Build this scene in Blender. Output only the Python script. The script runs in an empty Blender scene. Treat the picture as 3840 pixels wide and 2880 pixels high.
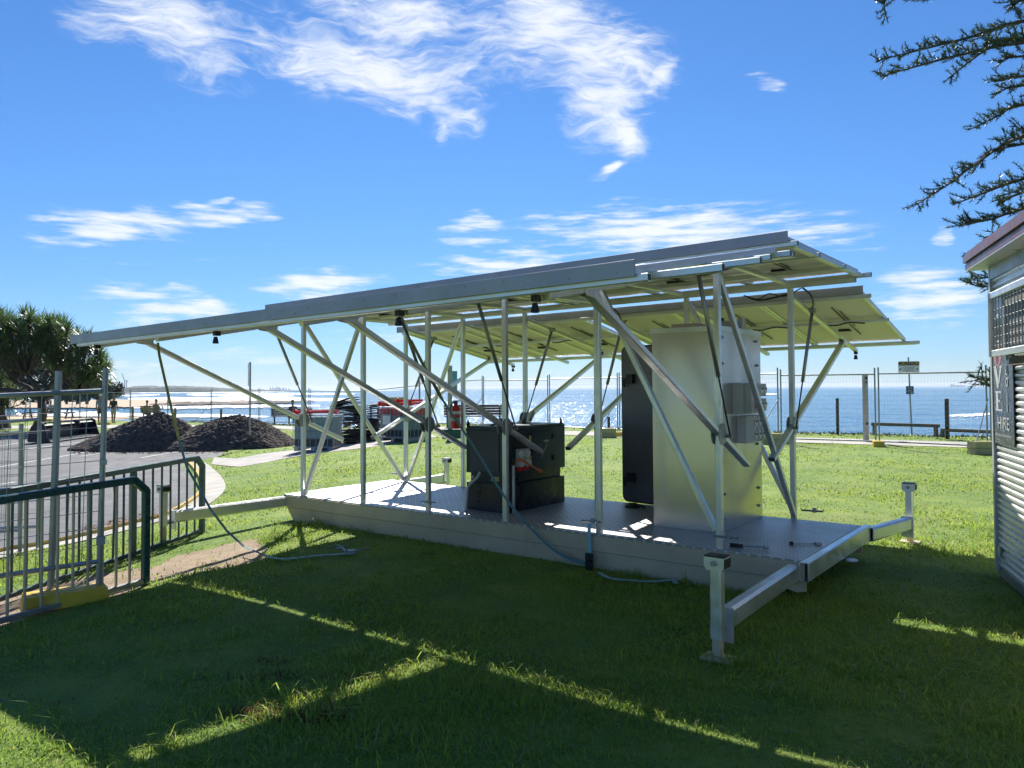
import bpy, bmesh, math, random
import numpy as np
from mathutils import Vector, Matrix, noise as mnoise
R=random.Random(7); NR=np.random.RandomState(5)
S=bpy.context.scene; COL=S.collection
# ---------------------------------------------------------------- camera
F=2884.0; EYE=1.55; PITCH=.0287; ROLL=.005; YH=1457.0
cam=bpy.data.cameras.new('camera'); camo=bpy.data.objects.new('camera',cam); COL.objects.link(camo); S.camera=camo
cam.sensor_width=36; cam.lens=36*F/3840; cam.clip_start=.05; cam.clip_end=60000
_fw=Vector((0,math.cos(PITCH),math.sin(PITCH))); _r=Vector((1,0,0)); _u=_r.cross(_fw)
_c,_s=math.cos(ROLL),math.sin(ROLL); RR=_r*_c-_u*_s; UU=_u*_c+_r*_s
camo.matrix_world=Matrix(((RR.x,UU.x,-_fw.x,0),(RR.y,UU.y,-_fw.y,0),(RR.z,UU.z,-_fw.z,EYE),(0,0,0,1)))
CY0=YH-F*math.tan(PITCH); cam.shift_y=-(1440-CY0)/3840
# ---------------------------------------------------------------- light
SUN_EL=math.radians(42); SUN_AZ=math.radians(-3.1)      # azimuth from +Y towards +X
sd=Vector((math.sin(SUN_AZ)*math.cos(SUN_EL),math.cos(SUN_AZ)*math.cos(SUN_EL),math.sin(SUN_EL)))
sl=bpy.data.lights.new('sun','SUN'); sl.energy=4.9; sl.angle=math.radians(.5); sl.color=(1,.96,.89)
so=bpy.data.objects.new('sun',sl); COL.objects.link(so); so.rotation_euler=(-sd).to_track_quat('-Z','Y').to_euler(); so.location=(0,20,30)
S.view_settings.view_transform='Standard'; S.view_settings.look='None'; S.view_settings.exposure=0.86; S.view_settings.gamma=1
S.view_settings.use_curve_mapping=False
S.cycles.max_bounces=5; S.cycles.diffuse_bounces=3; S.cycles.glossy_bounces=3; S.cycles.transmission_bounces=3; S.cycles.volume_bounces=0
W_=bpy.data.worlds.new('World'); S.world=W_; W_.use_nodes=True
wt=W_.node_tree; wt.nodes.clear(); W_.cycles.sampling_method='MANUAL'; W_.cycles.sample_map_resolution=512
class NT:
    def __init__(s,t): s.t=t
    def n(s,typ,ins=None,**kw):
        nd=s.t.nodes.new(typ)
        for k,v in kw.items(): setattr(nd,k,v)
        for k,v in (ins or {}).items():
            sk=nd.inputs[k]
            if hasattr(v,'is_output') or isinstance(v,bpy.types.NodeSocket): s.t.links.new(v,sk)
            else: sk.default_value=v
        return nd
    def m(s,op,a,b=None,c=None,clamp=False):
        ins={0:a}
        if b is not None: ins[1]=b
        if c is not None: ins[2]=c
        nd=s.n('ShaderNodeMath',ins,operation=op); nd.use_clamp=clamp
        return nd.outputs[0]
    def mr(s,v,a,b,c=0.,d=1.,smooth=True):
        nd=s.n('ShaderNodeMapRange',{'Value':v,'From Min':a,'From Max':b,'To Min':c,'To Max':d})
        nd.interpolation_type='SMOOTHSTEP' if smooth else 'LINEAR'
        return nd.outputs[0]
    def noise(s,vec,scale,detail=4,rough=.55,dist=0.,out=0):
        return s.n('ShaderNodeTexNoise',{'Vector':vec,'Scale':scale,'Detail':detail,'Roughness':rough,'Distortion':dist}).outputs[out]
    def mapv(s,vec,loc=(0,0,0),rot=(0,0,0),sc=(1,1,1),typ='POINT'):
        return s.n('ShaderNodeMapping',{'Vector':vec,'Location':loc,'Rotation':rot,'Scale':sc},vector_type=typ).outputs[0]
    def mix(s,f,a,b):
        nd=s.n('ShaderNodeMix',data_type='RGBA')
        for k,v in ((0,f),(6,a),(7,b)):
            if isinstance(v,bpy.types.NodeSocket): s.t.links.new(v,nd.inputs[k])
            else: nd.inputs[k].default_value=v if k==0 else (tuple(v)+(1,))[:4]
        return nd.outputs[2]
w=NT(wt)
sky=w.n('ShaderNodeTexSky',sky_type='NISHITA',sun_disc=False,sun_elevation=SUN_EL,sun_rotation=SUN_AZ,altitude=0,air_density=1.0,dust_density=.05,ozone_density=4.0)
tc=w.n('ShaderNodeTexCoord').outputs['Generated']
sx=w.n('ShaderNodeSeparateXYZ',{0:tc})
az=w.m('ARCTAN2',sx.outputs[0],sx.outputs[1]); el=w.m('ARCSINE',sx.outputs[2])
ae=w.n('ShaderNodeCombineXYZ',{0:az,1:el,2:0.}).outputs[0]
# warp the direction so that cloud edges become ragged
wn=w.n('ShaderNodeTexNoise',{'Vector':w.mapv(ae,sc=(1,1.6,1)),'Scale':6.,'Detail':3.,'Roughness':.6}).outputs[1]
wv=w.n('ShaderNodeVectorMath',{0:wn,1:(.5,.5,.5)},operation='SUBTRACT').outputs[0]
wv=w.n('ShaderNodeVectorMath',{0:wv,'Scale':.075},operation='SCALE').outputs[0]
aew=w.n('ShaderNodeVectorMath',{0:ae,1:wv},operation='ADD').outputs[0]
def AE(px,py):
    a=math.atan((px-1920)/F); return a,math.atan((YH-py)/F*math.cos(a))
def blobs(lst):
    tot=None
    for (x0,y0,x1,y1,wd,st) in lst:          # a soft lens of cloud, drawn by its two ends (source pixels), half width, strength
        a0,e0=AE(x0,y0); a1,e1=AE(x1,y1)
        L=math.hypot(a1-a0,e1-e0)/2; ang=math.atan2(e1-e0,a1-a0)
        v=w.mapv(aew,((a0+a1)/2,(e0+e1)/2,0),(0,0,ang),(L*1.3,wd/F*1.45,1),'TEXTURE')
        d=w.n('ShaderNodeVectorMath',{0:v},operation='LENGTH').outputs['Value']
        k=w.mr(d,1.0,.1,0.,st)
        tot=k if tot is None else w.m('MAXIMUM',tot,k)
    return tot
K=1.736
big=blobs([(a*K,b*K,c*K,d*K,wd*K,s) for a,b,c,d,wd,s in (
 (130,-40,560,85,62,.95),(480,45,1090,190,72,1.),(880,150,1010,250,48,.7),(640,-30,1080,60,60,.9),(960,40,1330,120,80,.8),
 (1060,-60,1330,120,95,1.),(1130,100,1480,130,85,1.),(1200,190,1420,250,80,.95),(1300,230,1400,330,42,.9),(1265,385,1370,330,14,.6),
 (1325,305,1385,255,30,1.25),(1285,376,1350,335,13,1.3),(1390,200,1475,95,26,1.),(1420,150,1470,190,20,.6),(905,230,1060,235,30,.7),(940,190,955,290,16,.6),(100,10,330,60,36,.7),(250,60,560,160,40,.6))])
wis=blobs([(a*K,b*K,c*K,d*K,wd*K,s) for a,b,c,d,wd,s in (
 (60,470,450,482,42,1.),(390,452,590,462,22,.95),(360,420,510,420,9,.9),(1120,490,1840,485,58,.95),(940,495,1120,515,28,.7),(1500,520,1900,520,40,.7),
 (900,575,1260,560,36,.75),(530,615,860,622,26,.85),(180,628,420,640,17,.8),(230,668,600,674,20,.85),(1880,640,2180,650,48,.85),(1620,165,1700,178,16,.35),
 (2010,520,2070,520,22,.5),(0,760,700,770,20,.5),(700,720,1500,700,30,.55))])
fa=w.noise(w.mapv(aew,rot=(0,0,.30),sc=(2.2,9,1)),7.,5,.66,.7)
fb=w.noise(w.mapv(ae,sc=(2.,14,1)),7.,4,.62,0.)
fc=w.noise(w.mapv(aew,rot=(0,0,-.9),sc=(1.5,6,1)),14.,3,.66)
fab=w.m('ADD',w.m('MULTIPLY',fa,.65),w.m('MULTIPLY',fc,.35))
ca=w.mr(w.m('ADD',big,w.m('MULTIPLY',w.m('SUBTRACT',fab,.5),2.8)),.0,1.35)
ca=w.m('MULTIPLY',ca,w.mr(big,.0,.22))
cb=w.mr(w.m('ADD',wis,w.m('MULTIPLY',w.m('SUBTRACT',fb,.5),3.2)),.05,1.3)
cb=w.m('MULTIPLY',cb,w.mr(wis,.0,.22))
gen=w.mr(fb,.60,.85,0,.30)       # thin scattered cirrus over the rest of the sky
gen=w.m('MULTIPLY',gen,w.mr(el,.30,.12))
cl=w.m('MAXIMUM',w.m('MAXIMUM',ca,cb),gen,clamp=True)
up=w.mr(el,-.02,.02)
cl=w.m('MULTIPLY',w.m('MULTIPLY',cl,up),.93)
hs=w.n('ShaderNodeHueSaturation',{'Hue':.5,'Saturation':1.14,'Value':1.,'Color':sky.outputs[0]}).outputs[0]
tint=w.n('ShaderNodeMix',data_type='RGBA',blend_type='MULTIPLY'); wt.links.new(hs,tint.inputs[6]); wt.links.new(w.mix(w.mr(el,-.02,.32),(.43,.595,.87),(.555,.755,.95)),tint.inputs[7]); tint.inputs[0].default_value=1
skc=tint.outputs[2]
mixc=w.mix(cl,skc,(7.3,7.6,8.0))
bg=w.n('ShaderNodeBackground',{'Color':mixc,'Strength':.074})
wo=w.n('ShaderNodeOutputWorld'); wt.links.new(bg.outputs[0],wo.inputs[0])
# ---------------------------------------------------------------- pixel -> place helpers
def ss(t): t=max(0.,min(1.,t)); return t*t*(3-2*t)
def g(x,y): return -.42*ss((-x-1.8)/6.8)
def ray(px,py): return _fw*F+RR*(px-1920)+UU*(CY0-py)
def onz(px,py,z=0.):
    d=ray(px,py); t=(z-EYE)/d.z; return Vector((0,0,EYE))+d*t
def at(px,py,dz=0.):
    z=0.
    for _ in range(12):
        p=onz(px,py,z); z=g(p.x,p.y)+dz
    return onz(px,py,z)
def atY(px,py,Y):
    d=ray(px,py); return Vector((0,0,EYE))+d*(Y/d.y)
# ---------------------------------------------------------------- materials
MATS={}
def mat(name,col,rough=.5,metal=0.,var=.12,vs=3.,bump=0.,bs=60.,col2=None,spec=.5,coords='Object',trans=0.,aniso=None,dirt=0.):
    if name in MATS: return MATS[name]
    m=bpy.data.materials.new(name); m.use_nodes=True; t=m.node_tree; t.nodes.clear(); q=NT(t)
    tcn=q.n('ShaderNodeTexCoord').outputs[coords]
    n1=q.noise(tcn,vs,6,.6)
    c2=col2 or tuple(c*(1-var*2) for c in col)
    k=q.mr(n1,.3,.7)
    c=q.mix(k,c2,col)
    if dirt>0:
        n3=q.noise(q.mapv(tcn,sc=(1,1,.35)),vs*2.7,7,.7)
        c=q.mix(q.mr(n3,.52,.78,0,dirt),c,(.10,.085,.065))
    pr=q.n('ShaderNodeBsdfPrincipled',{'Base Color':c,'Metallic':metal,'Specular IOR Level':spec})
    t.links.new(q.mr(q.noise(tcn,vs*4,4),.3,.7,max(.02,rough-.08),min(1,rough+.1)),pr.inputs['Roughness'])
    if bump>0:
        bn=q.n('ShaderNodeBump',{'Height':q.noise(tcn,bs,5,.6),'Strength':bump,'Distance':.02})
        t.links.new(bn.outputs[0],pr.inputs['Normal'])
    out=q.n('ShaderNodeOutputMaterial')
    if trans>0:
        tr=q.n('ShaderNodeBsdfTranslucent',{'Color':c})
        mx=q.n('ShaderNodeMixShader',{0:trans,1:pr.outputs[0],2:tr.outputs[0]}); t.links.new(mx.outputs[0],out.inputs[0])
    else: t.links.new(pr.outputs[0],out.inputs[0])
    MATS[name]=m; return m
ALU=mat('aluminium',(.78,.78,.77),.36,.82,.07,2.5,dirt=.18)
ALUD=mat('dull aluminium',(.66,.52,.36),.52,.25,.10,2.0,dirt=.25)
FASC=mat('fascia aluminium',(.40,.385,.42),.42,.65,.08,2.5,dirt=.12)
def sheetmat():
    m=bpy.data.materials.new('aluminium sheet'); m.use_nodes=True; t=m.node_tree; t.nodes.clear(); q=NT(t)
    o=q.n('ShaderNodeTexCoord').outputs['Object']
    st=q.noise(q.mapv(o,sc=(40,40,.5)),3.,4,.6)
    c=q.mix(q.mr(q.noise(q.mapv(o,sc=(6,6,.35)),1.5,4,.6),.45,.75,0,.14),(.66,.60,.575),(.52,.47,.44))
    bn=q.n('ShaderNodeBump',{'Height':q.noise(o,1.1,2,.4),'Strength':.25,'Distance':.05})
    pr=q.n('ShaderNodeBsdfPrincipled',{'Base Color':c,'Metallic':.93,'Roughness':q.mr(st,.3,.7,.25,.27),'Normal':bn.outputs[0]})
    out=q.n('ShaderNodeOutputMaterial'); t.links.new(pr.outputs[0],out.inputs[0]); return m
SHEET=sheetmat()
GALV=mat('galvanised steel',(.38,.39,.40),.45,.75,.15,4.)
BLK=mat('black plastic',(.012,.012,.014),.45)
BLKP=mat('black paint',(.007,.012,.022),.32,.0,.05,2.)
GENB=mat('dark blue grey paint',(.008,.028,.048),.36,.0,.10,2.)
GENP=mat('slate panel paint',(.060,.062,.072),.5,.0,.1,2.)
PVC=mat('beige pvc',(.52,.50,.46),.4)
WHT=mat('white paint',(.78,.78,.76),.4)
BACK=mat('panel backsheet',(.68,.625,.665),.55,0,.04,1.)
CELL=mat('solar glass',(.008,.010,.022),.08,0,.1,2.)
RED=mat('red paint',(.55,.02,.025),.35)
REDP=mat('red plastic',(.80,.03,.035),.4,trans=.25)
ORG=mat('orange rubber',(.85,.19,.04),.45)
YEL=mat('yellow plastic',(.75,.50,.035),.5,dirt=.2)
TANP=mat('sun bleached yellow plastic',(.55,.44,.20),.6,dirt=.25)
CONC=mat('concrete',(.42,.39,.35),.85,0,.15,1.5,.3,40,coords='Object')
PALE=mat('pale concrete',(.46,.43,.37),.85,0,.15,2.,.3,30)
ASPH=mat('asphalt',(.125,.125,.128),.8,0,.15,.8,.5,120,col2=(.088,.088,.092))
SANDM=mat('beach sand',(.55,.42,.29),.9,0,.1,.2,.2,8,col2=(.46,.33,.22))
MULCH=mat('dark mulch',(.13,.092,.068),.95,0,.3,6.,1.,35,col2=(.035,.025,.019))
ROCK=mat('dark rock',(.10,.075,.06),.9,0,.3,.1,.6,4)
TIM=mat('weathered timber',(.20,.155,.115),.8,0,.2,8.,.4,40)
TIMD=mat('dark timber',(.060,.045,.037),.7,0,.25,8.,.4,40)
TIMP=mat('pale timber',(.48,.45,.39),.75,0,.15,8.,.3,40)
GRN=mat('dark green paint',(.012,.075,.070),.3,0,.15,4.)
GRNG=mat('green grey paint',(.07,.115,.115),.4,.2,.15,4.)
WEB=mat('green webbing',(.11,.23,.25),.7,0,.1,30.)
WEBY=mat('yellow webbing',(.36,.37,.17),.7,0,.1,30.,trans=.4)
WEBB=mat('pale blue webbing',(.30,.52,.60),.7,0,.1,30.)
LPLAS=mat('translucent tank plastic',(.33,.46,.48),.35,0,.1,2.,trans=.5,dirt=.25)
RUB=mat('black rubber mats',(.028,.032,.035),.7,0,.3,9.)
RUBG=mat('grey rubber mats',(.10,.11,.11),.7,0,.3,9.)
MAROON=mat('maroon steel',(.17,.068,.068),.4,0,.08,2.)
CORR=mat('cream corrugated steel',(.70,.69,.66),.33,.25,.05,1.)
BARK=mat('bark',(.13,.10,.08),.9,0,.3,5.,.7,20)
BARKP=mat('pine bark',(.11,.09,.075),.9,0,.3,5.,.7,20)
PANL=mat('pandanus leaf',(.13,.22,.055),.33,0,.3,1.5,trans=.35)
PANH=mat('dead pandanus leaf',(.26,.17,.09),.8,0,.3,2.,trans=.2)
PINL=mat('pine needles',(.065,.11,.050),.5,0,.3,1.5,trans=.2)
SHRUB=mat('coastal shrub leaf',(.06,.095,.035),.5,0,.35,.3,trans=.3)
SHRUBD=mat('casuarina leaf',(.035,.055,.030),.6,0,.35,.3,trans=.2)
FOAM=mat('sea foam',(.85,.88,.88),.8,0,.05,.2,.3,1.5)
SKIN=mat('skin',(.36,.20,.14),.55)
HAIR=mat('grey hair',(.16,.13,.11),.7)
BLUES=mat('light blue shirt',(.18,.27,.45),.8)
NAVY=mat('navy shirt',(.018,.024,.04),.8)
LILAC=mat('lilac shirt',(.38,.42,.65),.8)
WHITES=mat('white shirt',(.65,.65,.66),.8)
KHAKI=mat('dark shorts',(.05,.055,.07),.85)
BROWNS=mat('brown shirt',(.11,.075,.055),.85)
SIGNB=mat('black sign face',(.018,.022,.022),.22)
WINDG=mat('grey roller blind',(.26,.255,.25),.6)
PINK=mat('pink print',(.62,.22,.20),.4)
GOLD=mat('gold print',(.80,.55,.18),.4)
GREYP=mat('grey print',(.35,.36,.40),.5)
SILV=mat('silver print',(.42,.46,.45),.4)
BLUESIGN=mat('blue sign face',(.02,.07,.14),.4)
LINE=mat('faded road paint',(.60,.60,.58),.8,0,.15,6.)
LINEY=mat('yellow kerb paint',(.60,.42,.09),.7,0,.2,5.,dirt=.3)
LEAFL=mat('orange leaf litter',(.30,.13,.05),.9,0,.3,9.,.6,40)
# checker plate: raised crossing lozenges as fine relief
def checker():
    m=bpy.data.materials.new('checker plate'); m.use_nodes=True; t=m.node_tree; t.nodes.clear(); q=NT(t)
    o=q.n('ShaderNodeTexCoord').outputs['Object']
    def loz(rot,off):
        v=q.mapv(o,(off,off*.6,0),(0,0,rot),(1,1,1)); s=q.n('ShaderNodeSeparateXYZ',{0:v})
        a=q.m('ABSOLUTE',q.m('SUBTRACT',q.m('FRACT',q.m('DIVIDE',s.outputs[0],.062)),.5))
        b=q.m('ABSOLUTE',q.m('SUBTRACT',q.m('FRACT',q.m('DIVIDE',s.outputs[1],.031)),.5))
        return q.mr(q.m('ADD',q.m('POWER',q.m('DIVIDE',a,.40),2.),q.m('POWER',q.m('DIVIDE',b,.22),2.)),1.,.3)
    h=q.m('MAXIMUM',loz(math.pi/4,0.),loz(-math.pi/4,.0155))
    n1=q.noise(o,1.6,6,.65)
    c=q.mix(q.mr(n1,.35,.7),(.33,.325,.32),(.46,.455,.45))
    c=q.mix(q.m('MULTIPLY',q.mr(q.noise(o,3.1,6,.7),.5,.75),.45),c,(.20,.17,.14))
    c=q.mix(q.m('MULTIPLY',h,.75),c,(.78,.77,.76))  # paler worn lozenge tops, with their white highlights painted into the base colour
    bn=q.n('ShaderNodeBump',{'Height':h,'Strength':1.,'Distance':.006})
    pr=q.n('ShaderNodeBsdfPrincipled',{'Base Color':c,'Metallic':.75,'Roughness':.46,'Normal':bn.outputs[0]})
    out=q.n('ShaderNodeOutputMaterial'); t.links.new(pr.outputs[0],out.inputs[0]); return m
CHK=checker()
def lawnmat():
    m=bpy.data.materials.new('lawn soil'); m.use_nodes=True; t=m.node_tree; t.nodes.clear(); q=NT(t)
    o=q.n('ShaderNodeTexCoord').outputs['Object']
    d=q.n('ShaderNodeAttribute',attribute_name='dirt').outputs['Fac']
    c=q.mix(q.mr(q.noise(o,1.3,7,.65),.32,.7),(.125,.215,.036),(.25,.325,.052))
    c=q.mix(q.mr(q.noise(o,.35,5,.6),.5,.75,0,.55),c,(.25,.26,.09))
    c=q.mix(q.mr(q.noise(o,30.,5,.7),.5,.8,0,.6),c,(.075,.075,.035))
    s=q.mix(q.mr(q.noise(o,5.,7,.7),.3,.7),(.30,.215,.145),(.44,.335,.235))
    k=q.mr(q.m('ADD',d,q.m('MULTIPLY',q.m('SUBTRACT',q.noise(o,3.,6,.7),.5),.9)),.4,.6)
    c=q.mix(k,c,s)
    bn=q.n('ShaderNodeBump',{'Height':q.noise(o,45.,6,.7),'Strength':.8,'Distance':.03})
    pr=q.n('ShaderNodeBsdfPrincipled',{'Base Color':c,'Roughness':.85,'Normal':bn.outputs[0],'Specular IOR Level':.25})
    out=q.n('ShaderNodeOutputMaterial'); t.links.new(pr.outputs[0],out.inputs[0]); return m
def grassmat():
    m=bpy.data.materials.new('grass blades'); m.use_nodes=True; t=m.node_tree; t.nodes.clear(); q=NT(t)
    a=q.n('ShaderNodeAttribute',attribute_name='tint').outputs['Fac']
    c=q.mix(q.mr(a,0.,.6,0,1,False),(.17,.315,.045),(.40,.49,.075))
    c=q.mix(q.mr(a,.78,.95),c,(.40,.36,.17))
    c=q.mix(q.mr(a,.99,1.0,0,1,False),c,(.17,.065,.038))
    pr=q.n('ShaderNodeBsdfPrincipled',{'Base Color':c,'Roughness':.5,'Specular IOR Level':.22})
    tr=q.n('ShaderNodeBsdfTranslucent',{'Color':c})
    mx=q.n('ShaderNodeMixShader',{0:.55,1:pr.outputs[0],2:tr.outputs[0]})
    out=q.n('ShaderNodeOutputMaterial'); t.links.new(mx.outputs[0],out.inputs[0]); return m
def seamat():
    m=bpy.data.materials.new('sea water'); m.use_nodes=True; t=m.node_tree; t.nodes.clear(); q=NT(t)
    o=q.n('ShaderNodeTexCoord').outputs['Object']
    h=q.m('ADD',q.m('MULTIPLY',q.noise(q.mapv(o,sc=(.35,1,1)),.10,3,.5),3.0),q.m('MULTIPLY',q.noise(q.mapv(o,sc=(.6,1,1)),.9,6,.62),1.0))
    bn=q.n('ShaderNodeBump',{'Height':h,'Strength':1.,'Distance':.36})
    c=q.mix(q.mr(q.noise(q.mapv(o,sc=(.15,1,1)),.025,5,.6),.35,.7),(.008,.110,.235),(.015,.150,.290))
    c=q.mix(q.mr(q.noise(q.mapv(o,sc=(.4,1,1)),.35,5,.7),.5,.72,0,.45),c,(.010,.085,.17))
    # small choppy facets catch the sun far off the mirror angle
    f1=q.mr(q.noise(q.mapv(o,sc=(1,.16,1)),2.6,3,.6),.54,.64)
    f2=q.mr(q.noise(q.mapv(o,sc=(1,.10,1)),.9,4,.65),.55,.66)
    f=q.m('MULTIPLY',q.m('MAXIMUM',f1,q.m('MULTIPLY',f2,.8)),q.mr(q.noise(q.mapv(o,sc=(.3,1,1)),.04,4,.6),.35,.6,.35,1.))
    pr=q.n('ShaderNodeBsdfPrincipled',{'Base Color':c,'Roughness':q.mr(f,0,1,.09,.42,False),'IOR':1.33,'Specular IOR Level':.33,'Normal':bn.outputs[0]})
    out=q.n('ShaderNodeOutputMaterial'); t.links.new(pr.outputs[0],out.inputs[0]); return m
# ---------------------------------------------------------------- mesh helpers
class MB:
    def __init__(s): s.v=[]; s.f=[]; s.mi=[]; s.k=0
    def add(s,vs,fs):
        o=len(s.v); s.v+=[tuple(v) for v in vs]; s.f+=[tuple(i+o for i in f) for f in fs]; s.mi+=[s.k]*len(fs); return s
    def box(s,c,d,rz=0.,M=None):
        x,y,z=d[0]/2,d[1]/2,d[2]/2; M=M or Matrix.Rotation(rz,3,'Z'); c=Vector(c)
        vs=[c+M@Vector((a*x,b*y,e*z)) for a in(-1,1) for b in(-1,1) for e in(-1,1)]
        return s.add(vs,[(0,1,3,2),(4,6,7,5),(0,4,5,1),(2,3,7,6),(0,2,6,4),(1,5,7,3)])
    def bx(s,a,b): return s.box([(i+j)/2 for i,j in zip(a,b)],[abs(j-i) for i,j in zip(a,b)])
    def beam(s,p,q,w,h,up=(0,0,1),ch=.12,hollow=0.):
        p,q=Vector(p),Vector(q); d=(q-p).normalized(); up=Vector(up)
        if abs(d.dot(up))>.98: up=Vector((0,1,0))
        x=d.cross(up).normalized(); y=x.cross(d)
        c=min(w,h)*ch; a,b=w/2,h/2
        pr=[(-a+c,-b),(a-c,-b),(a,-b+c),(a,b-c),(a-c,b),(-a+c,b),(-a,b-c),(-a,-b+c)]
        vs=[e+x*i+y*j for e in(p,q) for i,j in pr]
        fs=[(i,(i+1)%8,8+(i+1)%8,8+i) for i in range(8)]
        if hollow<=0: fs+=[tuple(range(7,-1,-1)),tuple(range(8,16))]; return s.add(vs,fs)
        t=hollow; a2,b2=a-t,b-t; pr2=[(-a2,-b2),(a2,-b2),(a2,-b2),(a2,b2),(a2,b2),(-a2,b2),(-a2,b2),(-a2,-b2)]
        vs+=[e+x*i+y*j for e in(p,q) for i,j in pr2]
        fs+=[(16+(i+1)%8,16+i,24+i,24+(i+1)%8) for i in (1,3,5,7)]
        for o1,o2,fl in((0,16,0),(8,24,1)):
            for i in range(8):
                qd=[o1+i,o2+i,o2+(i+1)%8,o1+(i+1)%8]; fs.append(tuple(qd[::-1] if fl else qd))
        return s.add(vs,fs)
    def tube(s,pts,r,n=8,cap=True):
        pts=[Vector(p) for p in pts]; rs=r if isinstance(r,(list,tuple)) else [r]*len(pts)
        d=(pts[1]-pts[0]).normalized(); ref=Vector((0,0,1)) if abs(d.z)<.9 else Vector((1,0,0)); x=d.cross(ref).normalized()
        vs=[]
        for i,p in enumerate(pts):
            dd=(pts[min(i+1,len(pts)-1)]-pts[max(i-1,0)]).normalized(); x=(x-dd*x.dot(dd)).normalized(); y=dd.cross(x)
            vs+=[p+(x*math.cos(2*math.pi*k/n)+y*math.sin(2*math.pi*k/n))*rs[i] for k in range(n)]
        fs=[(i*n+k,i*n+(k+1)%n,(i+1)*n+(k+1)%n,(i+1)*n+k) for i in range(len(pts)-1) for k in range(n)]
        if cap: fs+=[tuple(range(n-1,-1,-1)),tuple(range((len(pts)-1)*n,len(pts)*n))]
        return s.add(vs,fs)
    def ribbon(s,pts,w,nrm,t=.003):
        pts=[Vector(p) for p in pts]; vs=[]
        for i,p in enumerate(pts):
            d=(pts[min(i+1,len(pts)-1)]-pts[max(i-1,0)]).normalized(); nn=Vector(nrm[i] if isinstance(nrm[0],(tuple,list,Vector)) else nrm)
            x=d.cross(nn).normalized(); y=x.cross(d).normalized()
            vs+=[p-x*w/2-y*t/2,p+x*w/2-y*t/2,p+x*w/2+y*t/2,p-x*w/2+y*t/2]
        fs=[(i*4+k,i*4+(k+1)%4,i*4+4+(k+1)%4,i*4+4+k) for i in range(len(pts)-1) for k in range(4)]
        fs+=[(3,2,1,0),tuple(len(vs)-4+k for k in range(4))]
        return s.add(vs,fs)
    def prism(s,poly,a,b,ax=(0,1,2)):
        """extrude polygon (i,j) from a to b along third axis; ax = axis indices of (i,j,k)"""
        n=len(poly); vs=[]
        for k in(a,b):
            for i,j in poly:
                v=[0,0,0]; v[ax[0]]=i; v[ax[1]]=j; v[ax[2]]=k; vs.append(v)
        return s.add(vs,[tuple(range(n-1,-1,-1)),tuple(range(n,2*n))]+[(i,(i+1)%n,n+(i+1)%n,n+i) for i in range(n)])
    def lathe(s,prof,c=(0,0,0),n=14):
        c=Vector(c); vs=[c+Vector((r*math.cos(2*math.pi*k/n),r*math.sin(2*math.pi*k/n),z)) for r,z in prof for k in range(n)]
        fs=[(i*n+k,i*n+(k+1)%n,(i+1)*n+(k+1)%n,(i+1)*n+k) for i in range(len(prof)-1) for k in range(n)]
        fs+=[tuple(range(n-1,-1,-1)),tuple(range((len(prof)-1)*n,len(prof)*n))]
        return s.add(vs,fs)
    def mesh(s,name,mats):
        me=bpy.data.meshes.new(name); me.from_pydata(s.v,[],s.f); me.validate()
        for m in (mats if isinstance(mats,(list,tuple)) else [mats]): me.materials.append(m)
        if max(s.mi or [0])>0: me.polygons.foreach_set('material_index',s.mi[:len(me.polygons)])
        bm=bmesh.new(); bm.from_mesh(me); bmesh.ops.recalc_face_normals(bm,faces=bm.faces); bm.to_mesh(me); bm.free()
        return me
    def build(s,name,mats,parent=None,smooth=False,loc=None):
        o=bpy.data.objects.new(name,s.mesh(name,mats)); COL.objects.link(o)
        if parent: o.parent=parent
        if loc is not None: o.location=loc
        if smooth: o.data.polygons.foreach_set('use_smooth',[True]*len(o.data.polygons))
        return o
def tag(o,label=None,cat=None,group=None,kind=None):
    for k,v in(('label',label),('category',cat),('group',group),('kind',kind)):
        if v: o[k]=v
    return o
def thing(name,label,cat,loc=(0,0,0),rz=0.,group=None):
    o=bpy.data.objects.new(name,None); COL.objects.link(o); o.location=loc; o.rotation_euler=(0,0,rz); o.empty_display_size=.2
    return tag(o,label,cat,group)
def kids(o): return [c for c in bpy.data.objects if c.parent is o]
def dup(o,loc=None,rz=None,label=None,parent=None):
    c=o.copy(); COL.objects.link(c)
    if parent: c.parent=parent
    if loc is not None: c.location=loc
    if rz is not None: c.rotation_euler=(0,0,rz)
    if label: c['label']=label
    for k in kids(o): dup(k,parent=c)
    return c
def text_mesh(txt,size,ext=.0015):
    cu=bpy.data.curves.new('lettering','FONT'); cu.body=txt; cu.size=size; cu.extrude=ext; cu.align_x='CENTER'; cu.align_y='CENTER'; cu.resolution_u=3
    ob=bpy.data.objects.new('lettering',cu); COL.objects.link(ob)
    me=bpy.data.meshes.new_from_object(ob.evaluated_get(bpy.context.evaluated_depsgraph_get()))
    bpy.data.objects.remove(ob); bpy.data.curves.remove(cu); return me
def text(txt,size,m,parent,M,sx=1.,name='lettering',ext=.0015):
    me=text_mesh(txt,size,ext); me.materials.clear(); me.materials.append(m)
    o=bpy.data.objects.new(name,me); COL.objects.link(o); o.parent=parent; o.matrix_local=M@Matrix.Diagonal((sx,1,1,1)); return o
def frame3(o,x,y):
    x=Vector(x).normalized(); y=Vector(y); y=(y-x*y.dot(x)).normalized(); z=x.cross(y)
    return Matrix(((x.x,y.x,z.x,o[0]),(x.y,y.y,z.y,o[1]),(x.z,y.z,z.z,o[2]),(0,0,0,1)))
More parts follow.
